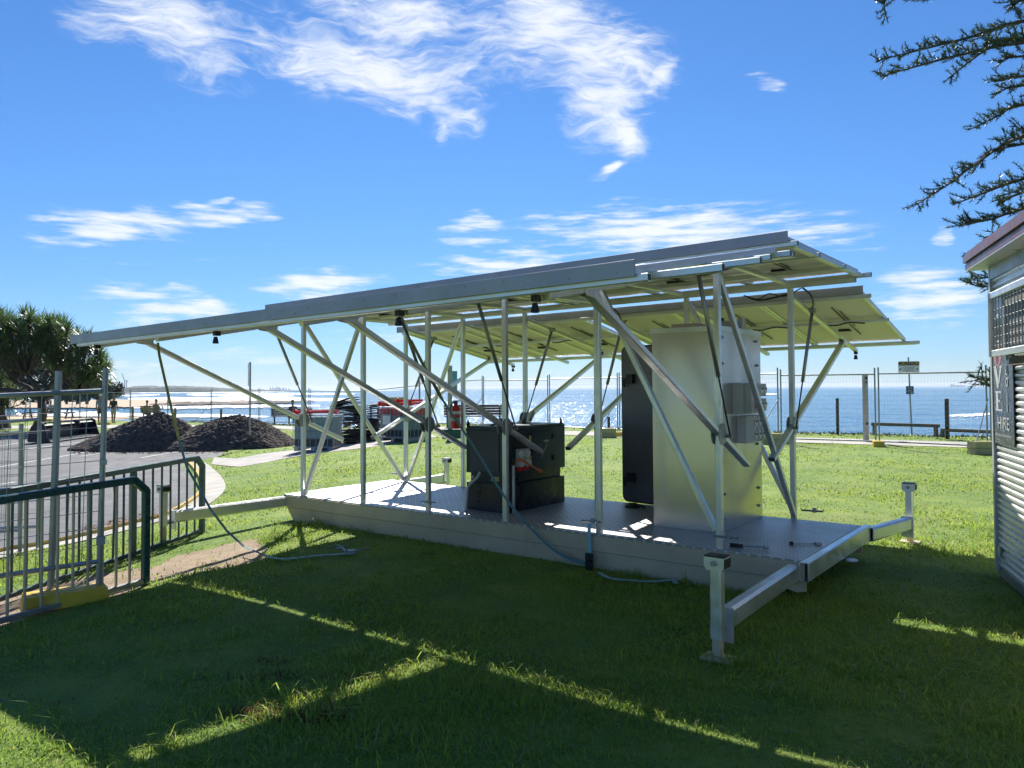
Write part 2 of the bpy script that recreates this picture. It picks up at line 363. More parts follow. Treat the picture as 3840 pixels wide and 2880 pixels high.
# ================================================================ SETTING
# lawn edge towards the sea
EDGE=[(-140,95),(-70,70),(-27,51),(-14.4,45),(2.7,30),(12,25),(30,15),(60,-2)]
def edgeY(x):
    for (a,b),(c,d) in zip(EDGE,EDGE[1:]):
        if a<=x<=c: return b+(d-b)*(x-a)/(c-a)
    return EDGE[-1][1]
KERB_PX=[(-320,2160),(0,2069),(150,2045),(330,2005),(482,1966),(603,1936),(711,1876),(747,1834),(741,1792),(717,1755),(700,1738),(803,1714),(864,1688),(800,1655),(640,1617)]
KERB=[at(x,y) for x,y in KERB_PX]
def inpoly(X,Y,poly):
    ins=np.zeros(X.shape,bool); n=len(poly)
    for i in range(n):
        x0,y0=poly[i][0],poly[i][1]; x1,y1=poly[(i+1)%n][0],poly[(i+1)%n][1]
        if y0==y1: continue
        c=((y0>Y)!=(y1>Y))&(X<(x1-x0)*(Y-y0)/(y1-y0)+x0); ins^=c
    return ins
ROADPOLY=[tuple(p[:2]) for p in KERB]+[(-60,KERB[-1].y+6),(-60,KERB[0].y-2)]
PATH_A=[at(x,y) for x,y in((793,1742),(900,1752),(1000,1735),(1082,1718),(1200,1700),(1377,1680),(1500,1660),(1640,1640))]
PATH_B=[at(x,y) for x,y in((803,1716),(890,1720),(980,1704),(1060,1693),(1180,1680),(1340,1664),(1480,1645),(1600,1622))]
FP_A=[at(x,y) for x,y in((-300,1612),(0,1609),(500,1606),(1030,1607),(1640,1615),(2125,1632),(2700,1652),(3290,1670),(3700,1682),(4300,1706))]
FP_B=[at(x,y) for x,y in((-300,1600),(0,1598),(500,1594),(1030,1596),(1640,1601),(2125,1617),(2700,1634),(3290,1650),(3700,1662),(4300,1684))]
poly2=lambda a,b:[tuple(p[:2]) for p in a]+[tuple(p[:2]) for p in reversed(b)]
BAREPOLYS=[ [tuple(at(x,y)[:2]) for x,y in((560,2125),(660,2085),(840,2040),(960,2015),(1010,2060),(960,2105),(730,2145),(560,2190),(420,2235),(300,2265),(150,2305),(0,2345),(-200,2410),(-200,2270),(0,2240),(180,2190),(360,2150),(500,2135))] ]
def Gnp(x,y):
    t=np.clip((-x-1.8)/6.8,0,1); return -.42*t*t*(3-2*t)
def dirtf(X,Y):
    d=np.zeros(X.shape)
    for p in BAREPOLYS: d=np.maximum(d,inpoly(X,Y,p)*1.)
    return d
def ground():
    xs=np.concatenate([np.arange(-140,-14,3.),np.arange(-14,12,.12),np.arange(12,61,2.)]); xs[-1]=60
    vs=[];fs=[]
    T=np.concatenate([[-40,-15,-4],np.arange(0,14,.12),np.arange(14,20.01,.5)]); nT=len(T); n2=24
    allX=[];allY=[]
    for x in xs:
        e=edgeY(x); top=20. if e>24 else None
        if top: ys=np.concatenate([T,np.linspace(20,e,n2+1)[1:]])
        else: ys=np.concatenate([T[:3],np.linspace(-3.5,e,nT-3+n2)]) if e>-3 else np.linspace(-40,e,nT+n2)
        allX.append(np.full(ys.shape,x)); allY.append(ys)
    X=np.array(allX);Y=np.array(allY); Z=Gnp(X,Y)
    # bank down to the beach
    bx=X[:,-1:]; by=Y[:,-1:]
    X=np.hstack([X,bx+.25,bx+1.5,bx+3.]); Y=np.hstack([Y,by+.5,by+3.5,by+9.]); Z=np.hstack([Z,Z[:,-1:]-.18,Z[:,-1:]-2.2,Z[:,-1:]*0-4.2])
    nx,ny=X.shape; d=dirtf(X,Y)
    for i in range(nx):
        for j in range(ny-3):
            if -14<X[i,j]<12 and 0<Y[i,j]<22:
                v=mnoise.noise((X[i,j]*.9,Y[i,j]*.9,3.))*.012+mnoise.noise((X[i,j]*5,Y[i,j]*5,1.))*(.012*d[i,j]-.0)
                Z[i,j]+=v-.02*d[i,j]
    road=inpoly(X,Y,ROADPOLY); Z-=road*.07
    vs=np.stack([X,Y,Z],-1).reshape(-1,3)
    idx=np.arange(nx*ny).reshape(nx,ny)
    fs=np.stack([idx[:-1,:-1],idx[1:,:-1],idx[1:,1:],idx[:-1,1:]],-1).reshape(-1,4)
    me=bpy.data.meshes.new('lawn'); me.from_pydata(vs.tolist(),[],fs.tolist()); me.materials.append(lawnmat())
    me.polygons.foreach_set('use_smooth',[True]*len(me.polygons))
    a=me.attributes.new('dirt','FLOAT','POINT'); a.data.foreach_set('value',d.reshape(-1).astype(np.float32))
    o=bpy.data.objects.new('lawn',me); COL.objects.link(o); tag(o,kind='structure')
ground()
def sheet(name,A,B,m,dz,nm=14,ns=10,kind='structure'):
    def samp(P,n):
        out=[]
        for i in range(len(P)-1):
            for k in range(n): out.append(P[i].lerp(P[i+1],k/n))
        return out+[P[-1]]
    a,b=samp(A,ns),samp(B,ns); mb=MB(); vs=[];n=len(a)
    for p,q in zip(a,b):
        for k in range(nm+1):
            v=p.lerp(q,k/nm); vs.append((v.x,v.y,g(v.x,v.y)+dz))
    fs=[(i*(nm+1)+k,i*(nm+1)+k+1,(i+1)*(nm+1)+k+1,(i+1)*(nm+1)+k) for i in range(n-1) for k in range(nm)]
    mb.add(vs,fs); o=mb.build(name,m,smooth=True)
    for p in o.data.polygons:
        pass
    if kind: tag(o,kind=kind)
    return o
far=[Vector((-48-(p.y*.3),p.y+ (2 if i>9 else -1),0)) for i,p in enumerate(KERB)]
sheet('road',KERB,far,ASPH,-.045,40,6)
sheet('path',PATH_A,PATH_B,CONC,.012,4,6)
sheet('footpath',FP_A,FP_B,PALE,.016,3,4)
# kerb: a real step with a painted face
kc=[k for k in KERB[:11]]
def offset(P,d):
    out=[]
    for i,p in enumerate(P):
        t=(P[min(i+1,len(P)-1)]-P[max(i-1,0)]); t.z=0; t.normalize(); out.append(p+Vector((t.y,-t.x,0))*d)
    return out
def smoothline(P,n=5):
    out=[]
    for i in range(len(P)-1):
        p0,p1,p2,p3=P[max(i-1,0)],P[i],P[i+1],P[min(i+2,len(P)-1)]
        for k in range(n):
            t=k/n; out.append(.5*((2*p1)+(p2-p0)*t+(2*p0-5*p1+4*p2-p3)*t*t+(3*p1-p0-3*p2+p3)*t**3))
    return out+[P[-1]]
kl=smoothline(kc); ko=offset(kl,.10); kw=offset(kl,.45)
mb=MB(); vs=[]
for a,b,c in zip(kl,ko,kw):
    for p,dz in((a,-.06),(a.lerp(b,.2),.045),(b,.055),(b,-.05)): vs.append((p.x,p.y,g(p.x,p.y)+dz))
mb.add(vs,[(i*4+k,i*4+k+1,i*4+5+k,i*4+4+k) for i in range(len(kl)-1) for k in range(3)])
tag(mb.build('kerb',LINEY),kind='structure')
sheet('gutter',[*ko],[*kw],PALE,.012,3,1)
# leaf litter along the kerb
mb=MB()
for i in range(420):
    k=R.uniform(3,5.6)*5; i0=int(k); 
    p=kl[min(i0,len(kl)-1)]; o_=R.gauss(.02,.10); p=p+Vector((R.uniform(-.3,.3),-R.uniform(0,.3)+o_,0)); s=R.uniform(.015,.035); z=g(p.x,p.y)+.065
    a=R.uniform(0,6.28); mb.add([(p.x+math.cos(a)*s,p.y+math.sin(a)*s,z+R.uniform(0,.02)),(p.x-math.sin(a)*s*.5,p.y+math.cos(a)*s*.5,z+R.uniform(0,.02)),(p.x-math.cos(a)*s,p.y-math.sin(a)*s,z+R.uniform(0,.02))],[(0,1,2)])
tag(mb.build('leaf_litter',LEAFL),'orange dry leaves lying along the yellow kerb','leaf litter',kind='stuff')
# parking bay lines
def strip(px0,px1,w):
    p,q=at(*px0),at(*px1); d=(q-p); d.z=0; d.normalize(); n=Vector((-d.y,d.x,0))*w/2; N=12; vs=[];
    for k in range(N+1):
        c=p.lerp(q,k/N); 
        for s in(-1,1): v=c+n*s; vs.append((v.x,v.y,g(v.x,v.y)-.038))
    return vs,[(2*i,2*i+1,2*i+3,2*i+2) for i in range(N)]
for a,b in(((525,1712),(676,1688)),((303,1706),(410,1690)),((0,1692),(300,1655)),((0,1668),(190,1640)),((-60,1648),(120,1628)),((0,1745),(330,1690)),((60,1800),(0,1810))):
    mb=MB(); mb.add(*strip(a,b,.10)); tag(mb.build('parking_line',LINE),kind='structure')
# sea, sand, foam
SEA=-3.45
mb=MB(); mb.add([(-30000,20,SEA),(30000,20,SEA),(30000,45000,SEA),(-30000,45000,SEA)],[(0,1,2,3)]); so_=mb.build('sea',seamat()); tag(so_,kind='structure')
def onsea(px,py): return onz(px,py,SEA)
def seaband(name,pts,m,z,jit=.0,seed=0,hump=0.,kind='structure',label=None,cat=None):
    """pts: list of (px, y_far, y_near) traced on the water plane"""
    r=random.Random(seed); P=[]
    for (x0,f0,n0),(x1,f1,n1) in zip(pts,pts[1:]):
        N=max(2,int(abs(x1-x0)/7))
        for k in range(N):
            t=k/N; P.append((x0+(x1-x0)*t,f0+(f1-f0)*t,n0+(n1-n0)*t))
    P.append(pts[-1]); mb=MB(); vs=[]; wv_=0
    xa,xb=P[0][0],P[-1][0]
    for x,fy,ny in P:
        if hump>.2 or m is FOAM:
            tp=min(1,(x-xa)/(xb-xa)*4,(xb-x)/(xb-xa)*4); mid_=(fy+ny)/2; fy=mid_+(fy-mid_)*(.12+.88*tp); ny=mid_+(ny-mid_)*(.12+.88*tp)
        h=(ny-fy); a=mnoise.noise((x*.013,seed*3.1,0))*jit*h+mnoise.noise((x*.06,seed*3.1,5))*jit*.6*h; b=mnoise.noise((x*.016,seed*1.7,9))*jit*h+mnoise.noise((x*.07,seed,2))*jit*.7*h
        f_,n_=onsea(x,fy+a),onsea(x,max(ny+b,fy+a+.3)); md=f_.lerp(n_,.4)
        vs+=[(f_.x,f_.y,z-.02),(md.x,md.y,z+hump),(n_.x,n_.y,z-.02)]
    mb.add(vs,[(i*3+k,i*3+k+1,i*3+4+k,i*3+3+k) for i in range(len(P)-1) for k in(0,1)])
    return tag(mb.build(name,m,smooth=True),label,cat,kind=kind)
seaband('sand_spit',[(-700,1502,1530),(0,1501,1534),(380,1500,1531),(600,1501,1528),(800,1505,1522),(930,1510,1519)],SANDM,SEA+.35,.10,1,.5)
seaband('beach',[(-700,1474,1479),(430,1471,1476),(650,1469.5,1472),(900,1468,1469)],SANDM,SEA+.3,.2,2,.4)
seaband('beach',[(-700,1566,1600),(0,1566,1600),(250,1567,1597),(430,1571,1592),(520,1577,1584)],SANDM,SEA+.5,.1,12,.3)
seaband('rock_shelf',[(560,1520,1526),(700,1510,1523),(900,1506,1519),(1080,1504,1515),(1180,1506,1511)],ROCK,SEA+.42,.35,3,.35)
fm=[ # (points, jitter, hump, seed)
 ([(60,1541,1566),(300,1541,1568),(430,1546,1566),(560,1553,1561)],.12,.05,4),
 ([(420,1550,1558),(560,1552,1566),(740,1556,1566),(900,1559,1569),(1010,1566,1570)],.3,.25,5),
 ([(500,1531,1535),(640,1526,1536),(800,1522,1532),(1000,1519,1530),(1200,1521,1528)],.3,.3,6),
 ([(430,1520,1524),(650,1525,1527)],.4,.1,7),
 ([(480,1495,1502),(640,1490,1505),(800,1491,1507),(960,1488,1505),(1150,1494,1506),(1320,1500,1506)],.25,.9,8),
 ([(430,1480,1487),(520,1481,1486),(600,1479,1483)],.4,.5,9),
 ([(700,1479,1483),(760,1477,1485),(830,1482,1484)],.4,.9,10),
 ([(820,1486,1488),(880,1473,1488),(960,1474,1490),(1100,1482,1489)],.25,1.2,11),
 ([(430,1470,1478),(600,1470,1474),(850,1469,1474),(1020,1466,1471),(1150,1465,1468)],.25,.8,13),
 ([(1040,1474,1478),(1180,1475,1482),(1330,1477,1480)],.4,.9,14),
 ([(2830,1478,1482),(2920,1477,1481)],.2,.4,15),
 ([(3560,1560,1566),(3640,1556,1564),(3720,1552,1558)],.5,.25,16),
 ([(1180,1462,1464),(1500,1463,1465)],.4,.8,17),
]
for pts,j,h,sd_ in fm: seaband('breaking_wave',pts,FOAM,SEA+.08+.04*(sd_%4),j,sd_,h)
# far headland with its tree line, and the city behind it
def ridge(name,pts,Y,m,thick,jit,seed,label=None,cat=None,kind='structure'):
    mb=MB(); vs=[]
    P=[]
    for (x0,y0),(x1,y1) in zip(pts,pts[1:]):
        N=max(2,int(abs(x1-x0)/4))
        for k in range(N): t=k/N; P.append((x0+(x1-x0)*t,y0+(y1-y0)*t))
    P.append(pts[-1])
    for x,y in P:
        y+=mnoise.noise((x*.05,seed,0))*jit+mnoise.noise((x*.21,seed,4))*jit*.6
        a=atY(x,y,Y); b=atY(x,1474,Y); f_=Vector((b.x*.985,b.y-thick*.4,SEA-.2))
        mid=a.lerp(f_,.5)+Vector((0,-thick*.08,a.z*.25))
        vs+=[(f_.x,f_.y,f_.z),tuple(mid),tuple(a),(a.x,a.y+thick,SEA-.2)]
    mb.add(vs,[(i*4+k,i*4+k+1,i*4+5+k,i*4+4+k) for i in range(len(P)-1) for k in range(3)])
    return tag(mb.build(name,m,smooth=False),label,cat,kind=kind)
HILL=mat('far wooded headland',(.060,.085,.060),.95,0,.3,.02,col2=(.035,.055,.045))
ridge('headland',[(-500,1420),(250,1440),(400,1452),(490,1452),(500,1448),(540,1446),(585,1446),(590,1450),(640,1446),(700,1447),(800,1452),(900,1458),(1000,1462),(1040,1464)],2100,HILL,180,2.2,1)
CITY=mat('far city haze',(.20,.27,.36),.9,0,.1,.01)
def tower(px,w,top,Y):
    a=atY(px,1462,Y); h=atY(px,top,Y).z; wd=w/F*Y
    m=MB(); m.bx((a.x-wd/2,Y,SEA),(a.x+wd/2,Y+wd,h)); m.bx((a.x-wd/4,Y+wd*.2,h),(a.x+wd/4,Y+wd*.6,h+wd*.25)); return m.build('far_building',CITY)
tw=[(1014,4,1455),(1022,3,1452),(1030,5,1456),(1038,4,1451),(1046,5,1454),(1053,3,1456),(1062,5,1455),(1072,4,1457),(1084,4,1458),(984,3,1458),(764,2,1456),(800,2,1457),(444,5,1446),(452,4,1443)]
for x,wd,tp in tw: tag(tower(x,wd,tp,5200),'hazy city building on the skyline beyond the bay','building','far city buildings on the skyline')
# cranes far off
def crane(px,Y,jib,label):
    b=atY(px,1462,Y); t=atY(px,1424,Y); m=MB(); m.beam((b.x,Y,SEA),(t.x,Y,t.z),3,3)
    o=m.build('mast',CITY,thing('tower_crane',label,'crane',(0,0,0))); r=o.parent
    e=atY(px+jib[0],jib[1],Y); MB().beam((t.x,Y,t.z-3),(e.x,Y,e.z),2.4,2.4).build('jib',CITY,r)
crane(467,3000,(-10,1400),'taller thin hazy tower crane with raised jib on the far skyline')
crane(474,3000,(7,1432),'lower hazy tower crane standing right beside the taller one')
# ship
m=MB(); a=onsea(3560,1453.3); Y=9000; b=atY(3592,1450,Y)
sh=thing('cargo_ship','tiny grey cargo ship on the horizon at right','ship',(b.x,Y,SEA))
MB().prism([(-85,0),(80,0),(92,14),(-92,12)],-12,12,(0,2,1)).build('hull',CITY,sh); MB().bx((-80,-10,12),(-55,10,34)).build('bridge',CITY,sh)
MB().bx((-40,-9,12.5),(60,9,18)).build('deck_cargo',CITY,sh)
# ================================================================ SOLAR PLATFORM
TH=math.radians(-37.4); PO=Vector((-2.493,9.195,0))
PU=Vector((math.cos(TH),math.sin(TH),0)); PN=Vector((-math.sin(TH),math.cos(TH),0))
def PW(u,n,z): return PO+PU*u+PN*n+Vector((0,0,z))
plat=thing('solar_platform','aluminium skid platform on the lawn carrying a raised roof of tilted solar panels','solar platform',PO,TH)
ZD=.29; KT=.0145; KB=.0108
U0,U1=-.24,5.84
MB().bx((U0,-.055,ZD-.012),(U1-.03,1.72,ZD)).build('deck_plate',CHK,plat)
for nm,n0,n1 in(('front',-.07,-.03),('back',1.70,1.74)):
    MB().bx((U0,n0,.148),(U1,n1,ZD-.013)).build('side_beam',ALUD,plat)
    MB().prism([(U0+.02,.144),(U0+.05,.10),(.02,-.14),(5.42,-.02),(5.70,.10),(5.76,.144)],n0+.004,n1+.006,(0,2,1)).build('skid',ALUD,plat)
MB().bx((U0+.1,.0,.02),(U1-.25,1.68,.20)).build('underframe',ALUD,plat)
MB().beam((U1+.004,-.10,.2185),(U1+.004,1.78,.2185),.066,.142,hollow=.006).build('end_beam',ALU,plat)
MB().beam((U0-.034,-.05,.2185),(U0-.034,1.74,.2185),.066,.142,hollow=.006).build('end_beam',ALU,plat)
for n in(.0,1.66):
    MB().prism([(5.66,.144),(5.83,.144),(5.83,.06),(5.76,.045),(5.70,.06)],n-.012,n+.012,(0,2,1)).build('lug_plate',ALUD,plat)
MB().lathe([(.055,0),(.062,.008),(.055,.016)],(5.90,.95,.118)).build('tie_ring',ALU,plat)
# outriggers
def outrigger(u,n0,n1,uj,nj,zf,zt):
    s=1 if n1>n0 else -1
    arm=MB().beam((u,n0,.205),(uj,n1,.205),.085,.125,hollow=.006,ch=.2).build('outrigger_arm',ALU,plat)
    e=MB(); e.bx((uj-.055,n1+s*.004,.075),(uj+.055,n1+s*.018,.275)); e.build('end_plate',ALU,arm)
    e=MB(); e.tube([(uj,n1+s*.018,.15),(uj,nj-s*.035,.15)],.016,8); e.build('pin',GALV,arm)
    leg=MB().beam((uj,nj,zt-.075),(uj,nj,max(zf+.10,.12)),.068,.068,up=(0,1,0)).build('jack_leg',ALU,plat)
    MB().beam((uj,nj,zf+.35),(uj,nj,zf+.012),.052,.052,up=(0,1,0)).build('inner_leg',ALUD,leg)
    MB().box((uj,nj,zf+.008),(.17,.13,.014)).build('foot_plate',ALUD,leg)
    c=MB().prism([(-.046,-.075),(.046,-.075),(.06,-.05),(.06,.0),(-.06,.0),(-.06,-.05)],nj-.046,nj+.046,(0,2,1))
    c.v=[(x+uj,y,z+zt) for x,y,z in c.v]; cp=c.build('jack_cap',ALU,leg)
    MB().box((uj+.063,nj,zt-.033),(.006,.085,.05)).build('cap_cover',BLK,leg)
    MB().box((uj,nj,zt+.004),(.118,.09,.008)).build('cap_cover',BLK,leg)
    b=MB(); b.tube([(uj,nj-.044,zt-.033),(uj,nj-.066,zt-.033)],.016,8); b.build('bolt',GALV,leg)
outrigger(5.765,-.09,-1.45,5.80,-1.56,0,.585)
outrigger(5.86,1.78,2.58,6.03,2.72,0,.585)
outrigger(-.274,-.06,-1.44,-.30,-1.56,-.14,.545)
outrigger(-.274,1.745,2.74,-.30,2.86,.02,.50)
# posts
FS=[0,1.055,2.045,3.055,4.085,5.178]; BS=[.02,1.057,2.05,3.05,4.15,5.22]
fz=lambda u:2.385+.021*u; bz=lambda u:2.432+.0125*u
for u in FS: MB().beam((u,0,ZD+.002),(u,0,fz(u)),.05,.05,up=(0,1,0)).build('post',ALU,plat)
for u in BS: MB().beam((u,1.685,ZD+.002),(u,1.685,bz(u)),.05,.05,up=(0,1,0)).build('post',ALU,plat)
for u in FS+BS:
    pass
def brace(p,q,w=.045,h=.045): MB().beam(p,q,w,h,up=(0,1,0) if abs(p[1]-q[1])<.1 else (1,0,0)).build('brace',ALU,plat)
brace((.035,0,ZD+.02),(FS[1]-.03,0,fz(1)-.06)); brace((FS[4]+.03,.0,fz(4)-.05),(FS[5]-.035,0,ZD+.14))
brace((.0,.03,fz(0)-.06),(.0,1.655,ZD+.03)); brace((5.178,.03,fz(5.2)-.05),(5.235,1.655,ZD+.03))
brace((.055,1.685,ZD+.03),(BS[1]-.03,1.685,bz(1)-.06)); brace((BS[4]+.03,1.685,bz(4)-.06),(BS[5]-.035,1.685,ZD+.14))
# post-top rails and cross beams
MB().beam((-.35,0,fz(0)+.022-.004),(5.78,0,fz(5.78)+.03),.05,.045,hollow=.004).build('rail',ALU,plat)
MB().beam((-.30,1.685,bz(0)+.024),(5.81,1.685,bz(5.8)+.024),.05,.045,hollow=.004).build('rail',ALU,plat)
for u in (0,1.055,2.05,3.05,4.1,5.2):
    MB().beam((u,.03,fz(u)+.05),(u,1.66,bz(u)+.05),.045,.04,up=(0,0,1)).build('cross_beam',ALU,plat)
# panel arrays
PANW=1.0
def panels(n0,z0,n1,z1,k,gap,step,up0,up1,ua=-.44):
    """six panels between two long edges at (n0,z0) and (n1,z1) (underside, u=0), rising k per metre along u"""
    P=lambda u,n,dz=0.:Vector((u,n,z0+(z1-z0)*(n-n0)/(n1-n0)+k*u+dz))
    us=[ua+step*i for i in range(3)]+[ua+3*step+gap+step*i for i in range(3)]; PANW=step-.005
    dn=Vector((0,n1-n0,z1-z0)).normalized(); 
    for u in us:
        b=MB(); a=.035
        q=[P(u,n0,.02),P(u+PANW,n0,.02),P(u+PANW,n1,.02),P(u,n1,.02)]
        vs=q+[v+Vector((0,0,.012)) for v in q]
        b.k=0; b.add(vs,[(0,1,2,3),(0,4,5,1),(1,5,6,2),(2,6,7,3),(3,7,4,0)]); b.k=1; b.add(vs,[(4,5,6,7)])
        pn=b.build('solar_panel',[BACK,CELL],plat)
        fr=MB()
        for p,r_ in((q[0],q[3]),(q[1],q[2])):
            s=.018 if p is q[0] else -.018
            fr.beam(p+Vector((s,0,.0)),r_+Vector((s,0,.0)),.03,.044,up=(0,0,1))
        fr.build('panel_frame',ALU,pn)
        cw=MB(); cw.tube([P(u+.62,n0+(n1-n0)*.22,.008),P(u+.62,n0+(n1-n0)*.50,.004),P(u+.62,n0+(n1-n0)*.80,.008)],.007,5); cw.tube([P(u+.66,n0+(n1-n0)*.3,.008),P(u+.655,n0+(n1-n0)*.6,.006)],.006,5); cw.build('panel_lead',BLK,pn)
        jb=MB(); c=P(u+.5,(n0*.3+n1*.7) if abs(n0)<abs(n1) else n1*.3+n0*.7,.012); jb.box(c,(.12,.09,.022)); jb.build('junction_box',BLK,pn)
    # long members
    def long(n,dz,w,h,u0,u1,nm='purlin',m=ALU):
        MB().beam(P(u0,n,dz),P(u1,n,dz),w,h,up=(0,0,1),hollow=.004).build(nm,m,plat)
    for n,up in((n0,up0),(n1,up1)):
        if up: # tall fascia strip standing on the edge
            s=1 if n==n1 else -1
            if n1<n0: s=-s
            b=MB(); p0,p1=P(ua-.03,n,-.005),P(5.80,n,-.005); b.beam(p0+Vector((0,s*.006,.036)),p1+Vector((0,s*.006,.036)),.012,.082,up=(0,0,1)); b.build('fascia',FASC,plat)
            long(n-s*.03,-.022,.045,.04,ua+.06,5.86)
        else: long(n,-.02,.05,.045,ua-.02,5.90)
    return P,long
# front wing
Pf,lf=panels(-.46,2.40,-2.5,2.012,KT,.13,.985,False,True,-.24)
for n,u1 in((-.95,5.93),(-1.62,6.10),(-2.30,6.16)): lf(n,-.022,.04,.04,-.2,u1)
for u in (0,1.055,2.045,3.055,4.1,5.178): MB().beam(Pf(u,-.05,-.062),Pf(u,-2.36,-.062),.04,.05,up=(1,0,0)).build('rafter',ALU,plat)
# back wing
Pb,lb=panels(2.0,2.375,4.05,2.012,KB,.13,1.017,True,False)
for n,u1 in((2.95,5.83),(4.03,5.93)): lb(n,-.022,.04,.04,-.3,u1)
for u in (0,1.057,2.05,3.05,4.15,5.22): MB().beam(Pb(u,1.72,-.062),Pb(u,4.14,-.062),.04,.05,up=(1,0,0)).build('rafter',ALU,plat)
# centre roof
Pc,lc=panels(-.20,2.515,1.88,2.52,.0155,0,1.039,True,False)
for n in(.45,1.2,1.85): lc(n,-.022,.04,.04,-.3,5.84)
for u in (-.44,2.62,2.75,5.79): MB().beam(Pc(u,-.17,-.012),Pc(u,1.90,-.012),.04,.05,up=(1,0,0),hollow=.004).build('rafter',ALU,plat)
# struts with their clamps, gas struts
def strut(u,n0,n1,side,P,post_n,pn):
    a=Vector((u+pn,n0,P(u,n0).z-.085)); c=Vector((u+pn,post_n,1.185)); d=(c-a).normalized(); e=c+d*.66
    s=MB().beam(a,e,.042,.062,up=(1,0,0),hollow=.004).build('strut',ALU,plat)
    h=MB()
    for k in range(9):
        q=c+d*(.62-k*.12 if k<5 else -.12*(k-3)); 
        for sg in(-1,1): h.tube([q+Vector((.0213*sg,0,0)),q+Vector((.0226*sg,0,0))],.006,6)
    h.build('pin_hole',BLK,s)
    b=MB(); b.prism([(n0-.07,a.z-.02),(n0+.07,a.z-.035),(n0+.08,a.z+.05),(n0-.08,a.z+.05)],u+pn-.03,u+pn-.025,(1,2,0)); b.prism([(n0-.07,a.z-.02),(n0+.07,a.z-.035),(n0+.08,a.z+.05),(n0-.08,a.z+.05)],u+pn+.025,u+pn+.03,(1,2,0)); b.build('hinge_bracket',ALU,plat)
    for sg in(-1,1):
        pl=[(.075*math.cos(t)*1.05,.085*math.sin(t)) for t in[i*math.pi/6 for i in range(12)]]
        o=MB().prism([(post_n+x,1.185+z) for x,z in pl],u+pn+sg*.028,u+pn+sg*.034,(1,2,0)).build('clamp_plate',GALV,plat)
for u in(0,2.045,3.055,5.178): strut(u,-1.92,0,-1,Pf,0.,-.012 if u<5 else -.0)
for u in(.02,2.05,3.05,5.22): strut(u,3.56,0,1,Pb,1.685,.0)
def gas(u,n0,z0,n1,z1,w=.016):
    a,b=Vector((u,n0,z0)),Vector((u,n1,z1)); m=a.lerp(b,.62); r=MB().tube([a,m],w,10).build('gas_strut',GALV,plat,True)
    MB().tube([m,b],.007,8).build('rod',BLK,r,True); MB().box(a,(.05,.07,.05)).build('mount',GALV,r); MB().tube([b+Vector((-.03,0,0)),b+Vector((.02,0,0))],.013,8).build('ball_joint',GALV,r)
for u in(.06,2.105,3.115,5.235): gas(u,-.49,Pf(u,-.49).z-.07,.09,1.165,.017)
for u in(.08,2.11,3.11,5.28): gas(u,2.18,Pb(u,2.18).z-.08,1.60,1.165,.017)
# small black flood lamps on square outlets under the beams
def lamp(u,n,z):
    b=MB(); b.box((u,n,z),(.036,.05,.036)); o=b.build('floodlight',BLK,plat)
    MB().lathe([(.013,-.008),(.017,-.02),(.025,-.060),(.019,-.062)],(u,n-.01,z-.018),10).build('lamp_hood',BLK,o)
for u in(.04,2.05,4.09,5.14): lamp(u,-2.40,Pf(u,-2.4).z-.066)
for u in(.0,5.22): lamp(u,4.14,Pb(u,4.14).z-.09)
lamp(4.3,2.25,Pb(4.3,2.25).z-.09)
# latch pins at the foot of posts and cables under the roof
for u,n in((2.07,-.0),(4.02,-.0),(5.24,0),(-.12,1.685),(5.4,1.69),(4.2,1.70)):
    b=MB(); b.tube([(u-.10,n-.035,ZD+.10),(u+.10,n-.035,ZD+.105)],.009,8); b.tube([(u+.02,n-.035,ZD+.09),(u+.02,n-.035,ZD+.13)],.02,8); b.build('latch_pin',GALV,plat)
def cable(pts,r=.006):
    MB().tube(smoothline([Vector(p) for p in pts],6),r,6).build('cable',BLK,plat,True)
cable([(4.75,1.72,2.47),(4.9,1.70,2.42),(5.0,1.73,2.47),(5.15,1.72,2.43),(5.3,1.75,2.5)]); cable([(4.8,1.66,2.45),(4.95,1.64,2.40),(5.2,1.70,2.45)],.01)
cable([(5.3,1.72,2.52),(5.36,1.85,2.44),(5.34,2.0,2.36),(5.26,2.2,2.34)],.009)
cable([(3.15,1.72,2.5),(3.2,1.9,2.42),(3.15,2.1,2.33),(3.1,2.3,2.35)],.009)
for u in(.6,1.6,3.4,4.4,5.2):
    cable([(u,2.93,Pb(u,2.93).z-.045),(u+.12,2.9,Pb(u,2.9).z-.06),(u+.25,2.93,Pb(u,2.93).z-.03),(u+.4,2.93,Pb(u,2.93).z-.045)],.008)
    cable([(u+.1,-1.0,Pf(u,-1.).z-.05),(u+.3,-.98,Pf(u,-1.).z-.075),(u+.5,-1.,Pf(u,-1.).z-.045)],.008)
for u,n,zz in((1.9,1.685,1.17),(4.22,1.685,1.17)):
    pass
# bolts on the fascias
def rivets(n,z,k,u0,u1,st,dn):
    b=MB()
    i=0; u=u0
    while u<u1:
        b.tube([(u,n,z+k*u+(.018 if i%2 else -.012)),(u,n+dn,z+k*u+(.018 if i%2 else -.012))],.004,6); u+=st; i+=1
    b.build('rivet',ALUD,plat)['kind']='stuff'
rivets(-2.513,2.04,KT,1.5,5.75,.14,-.004); rivets(-.213,2.54,.0155,3.0,5.75,.16,-.004); rivets(1.988,2.405,KB,0,5.75,.12,-.004)
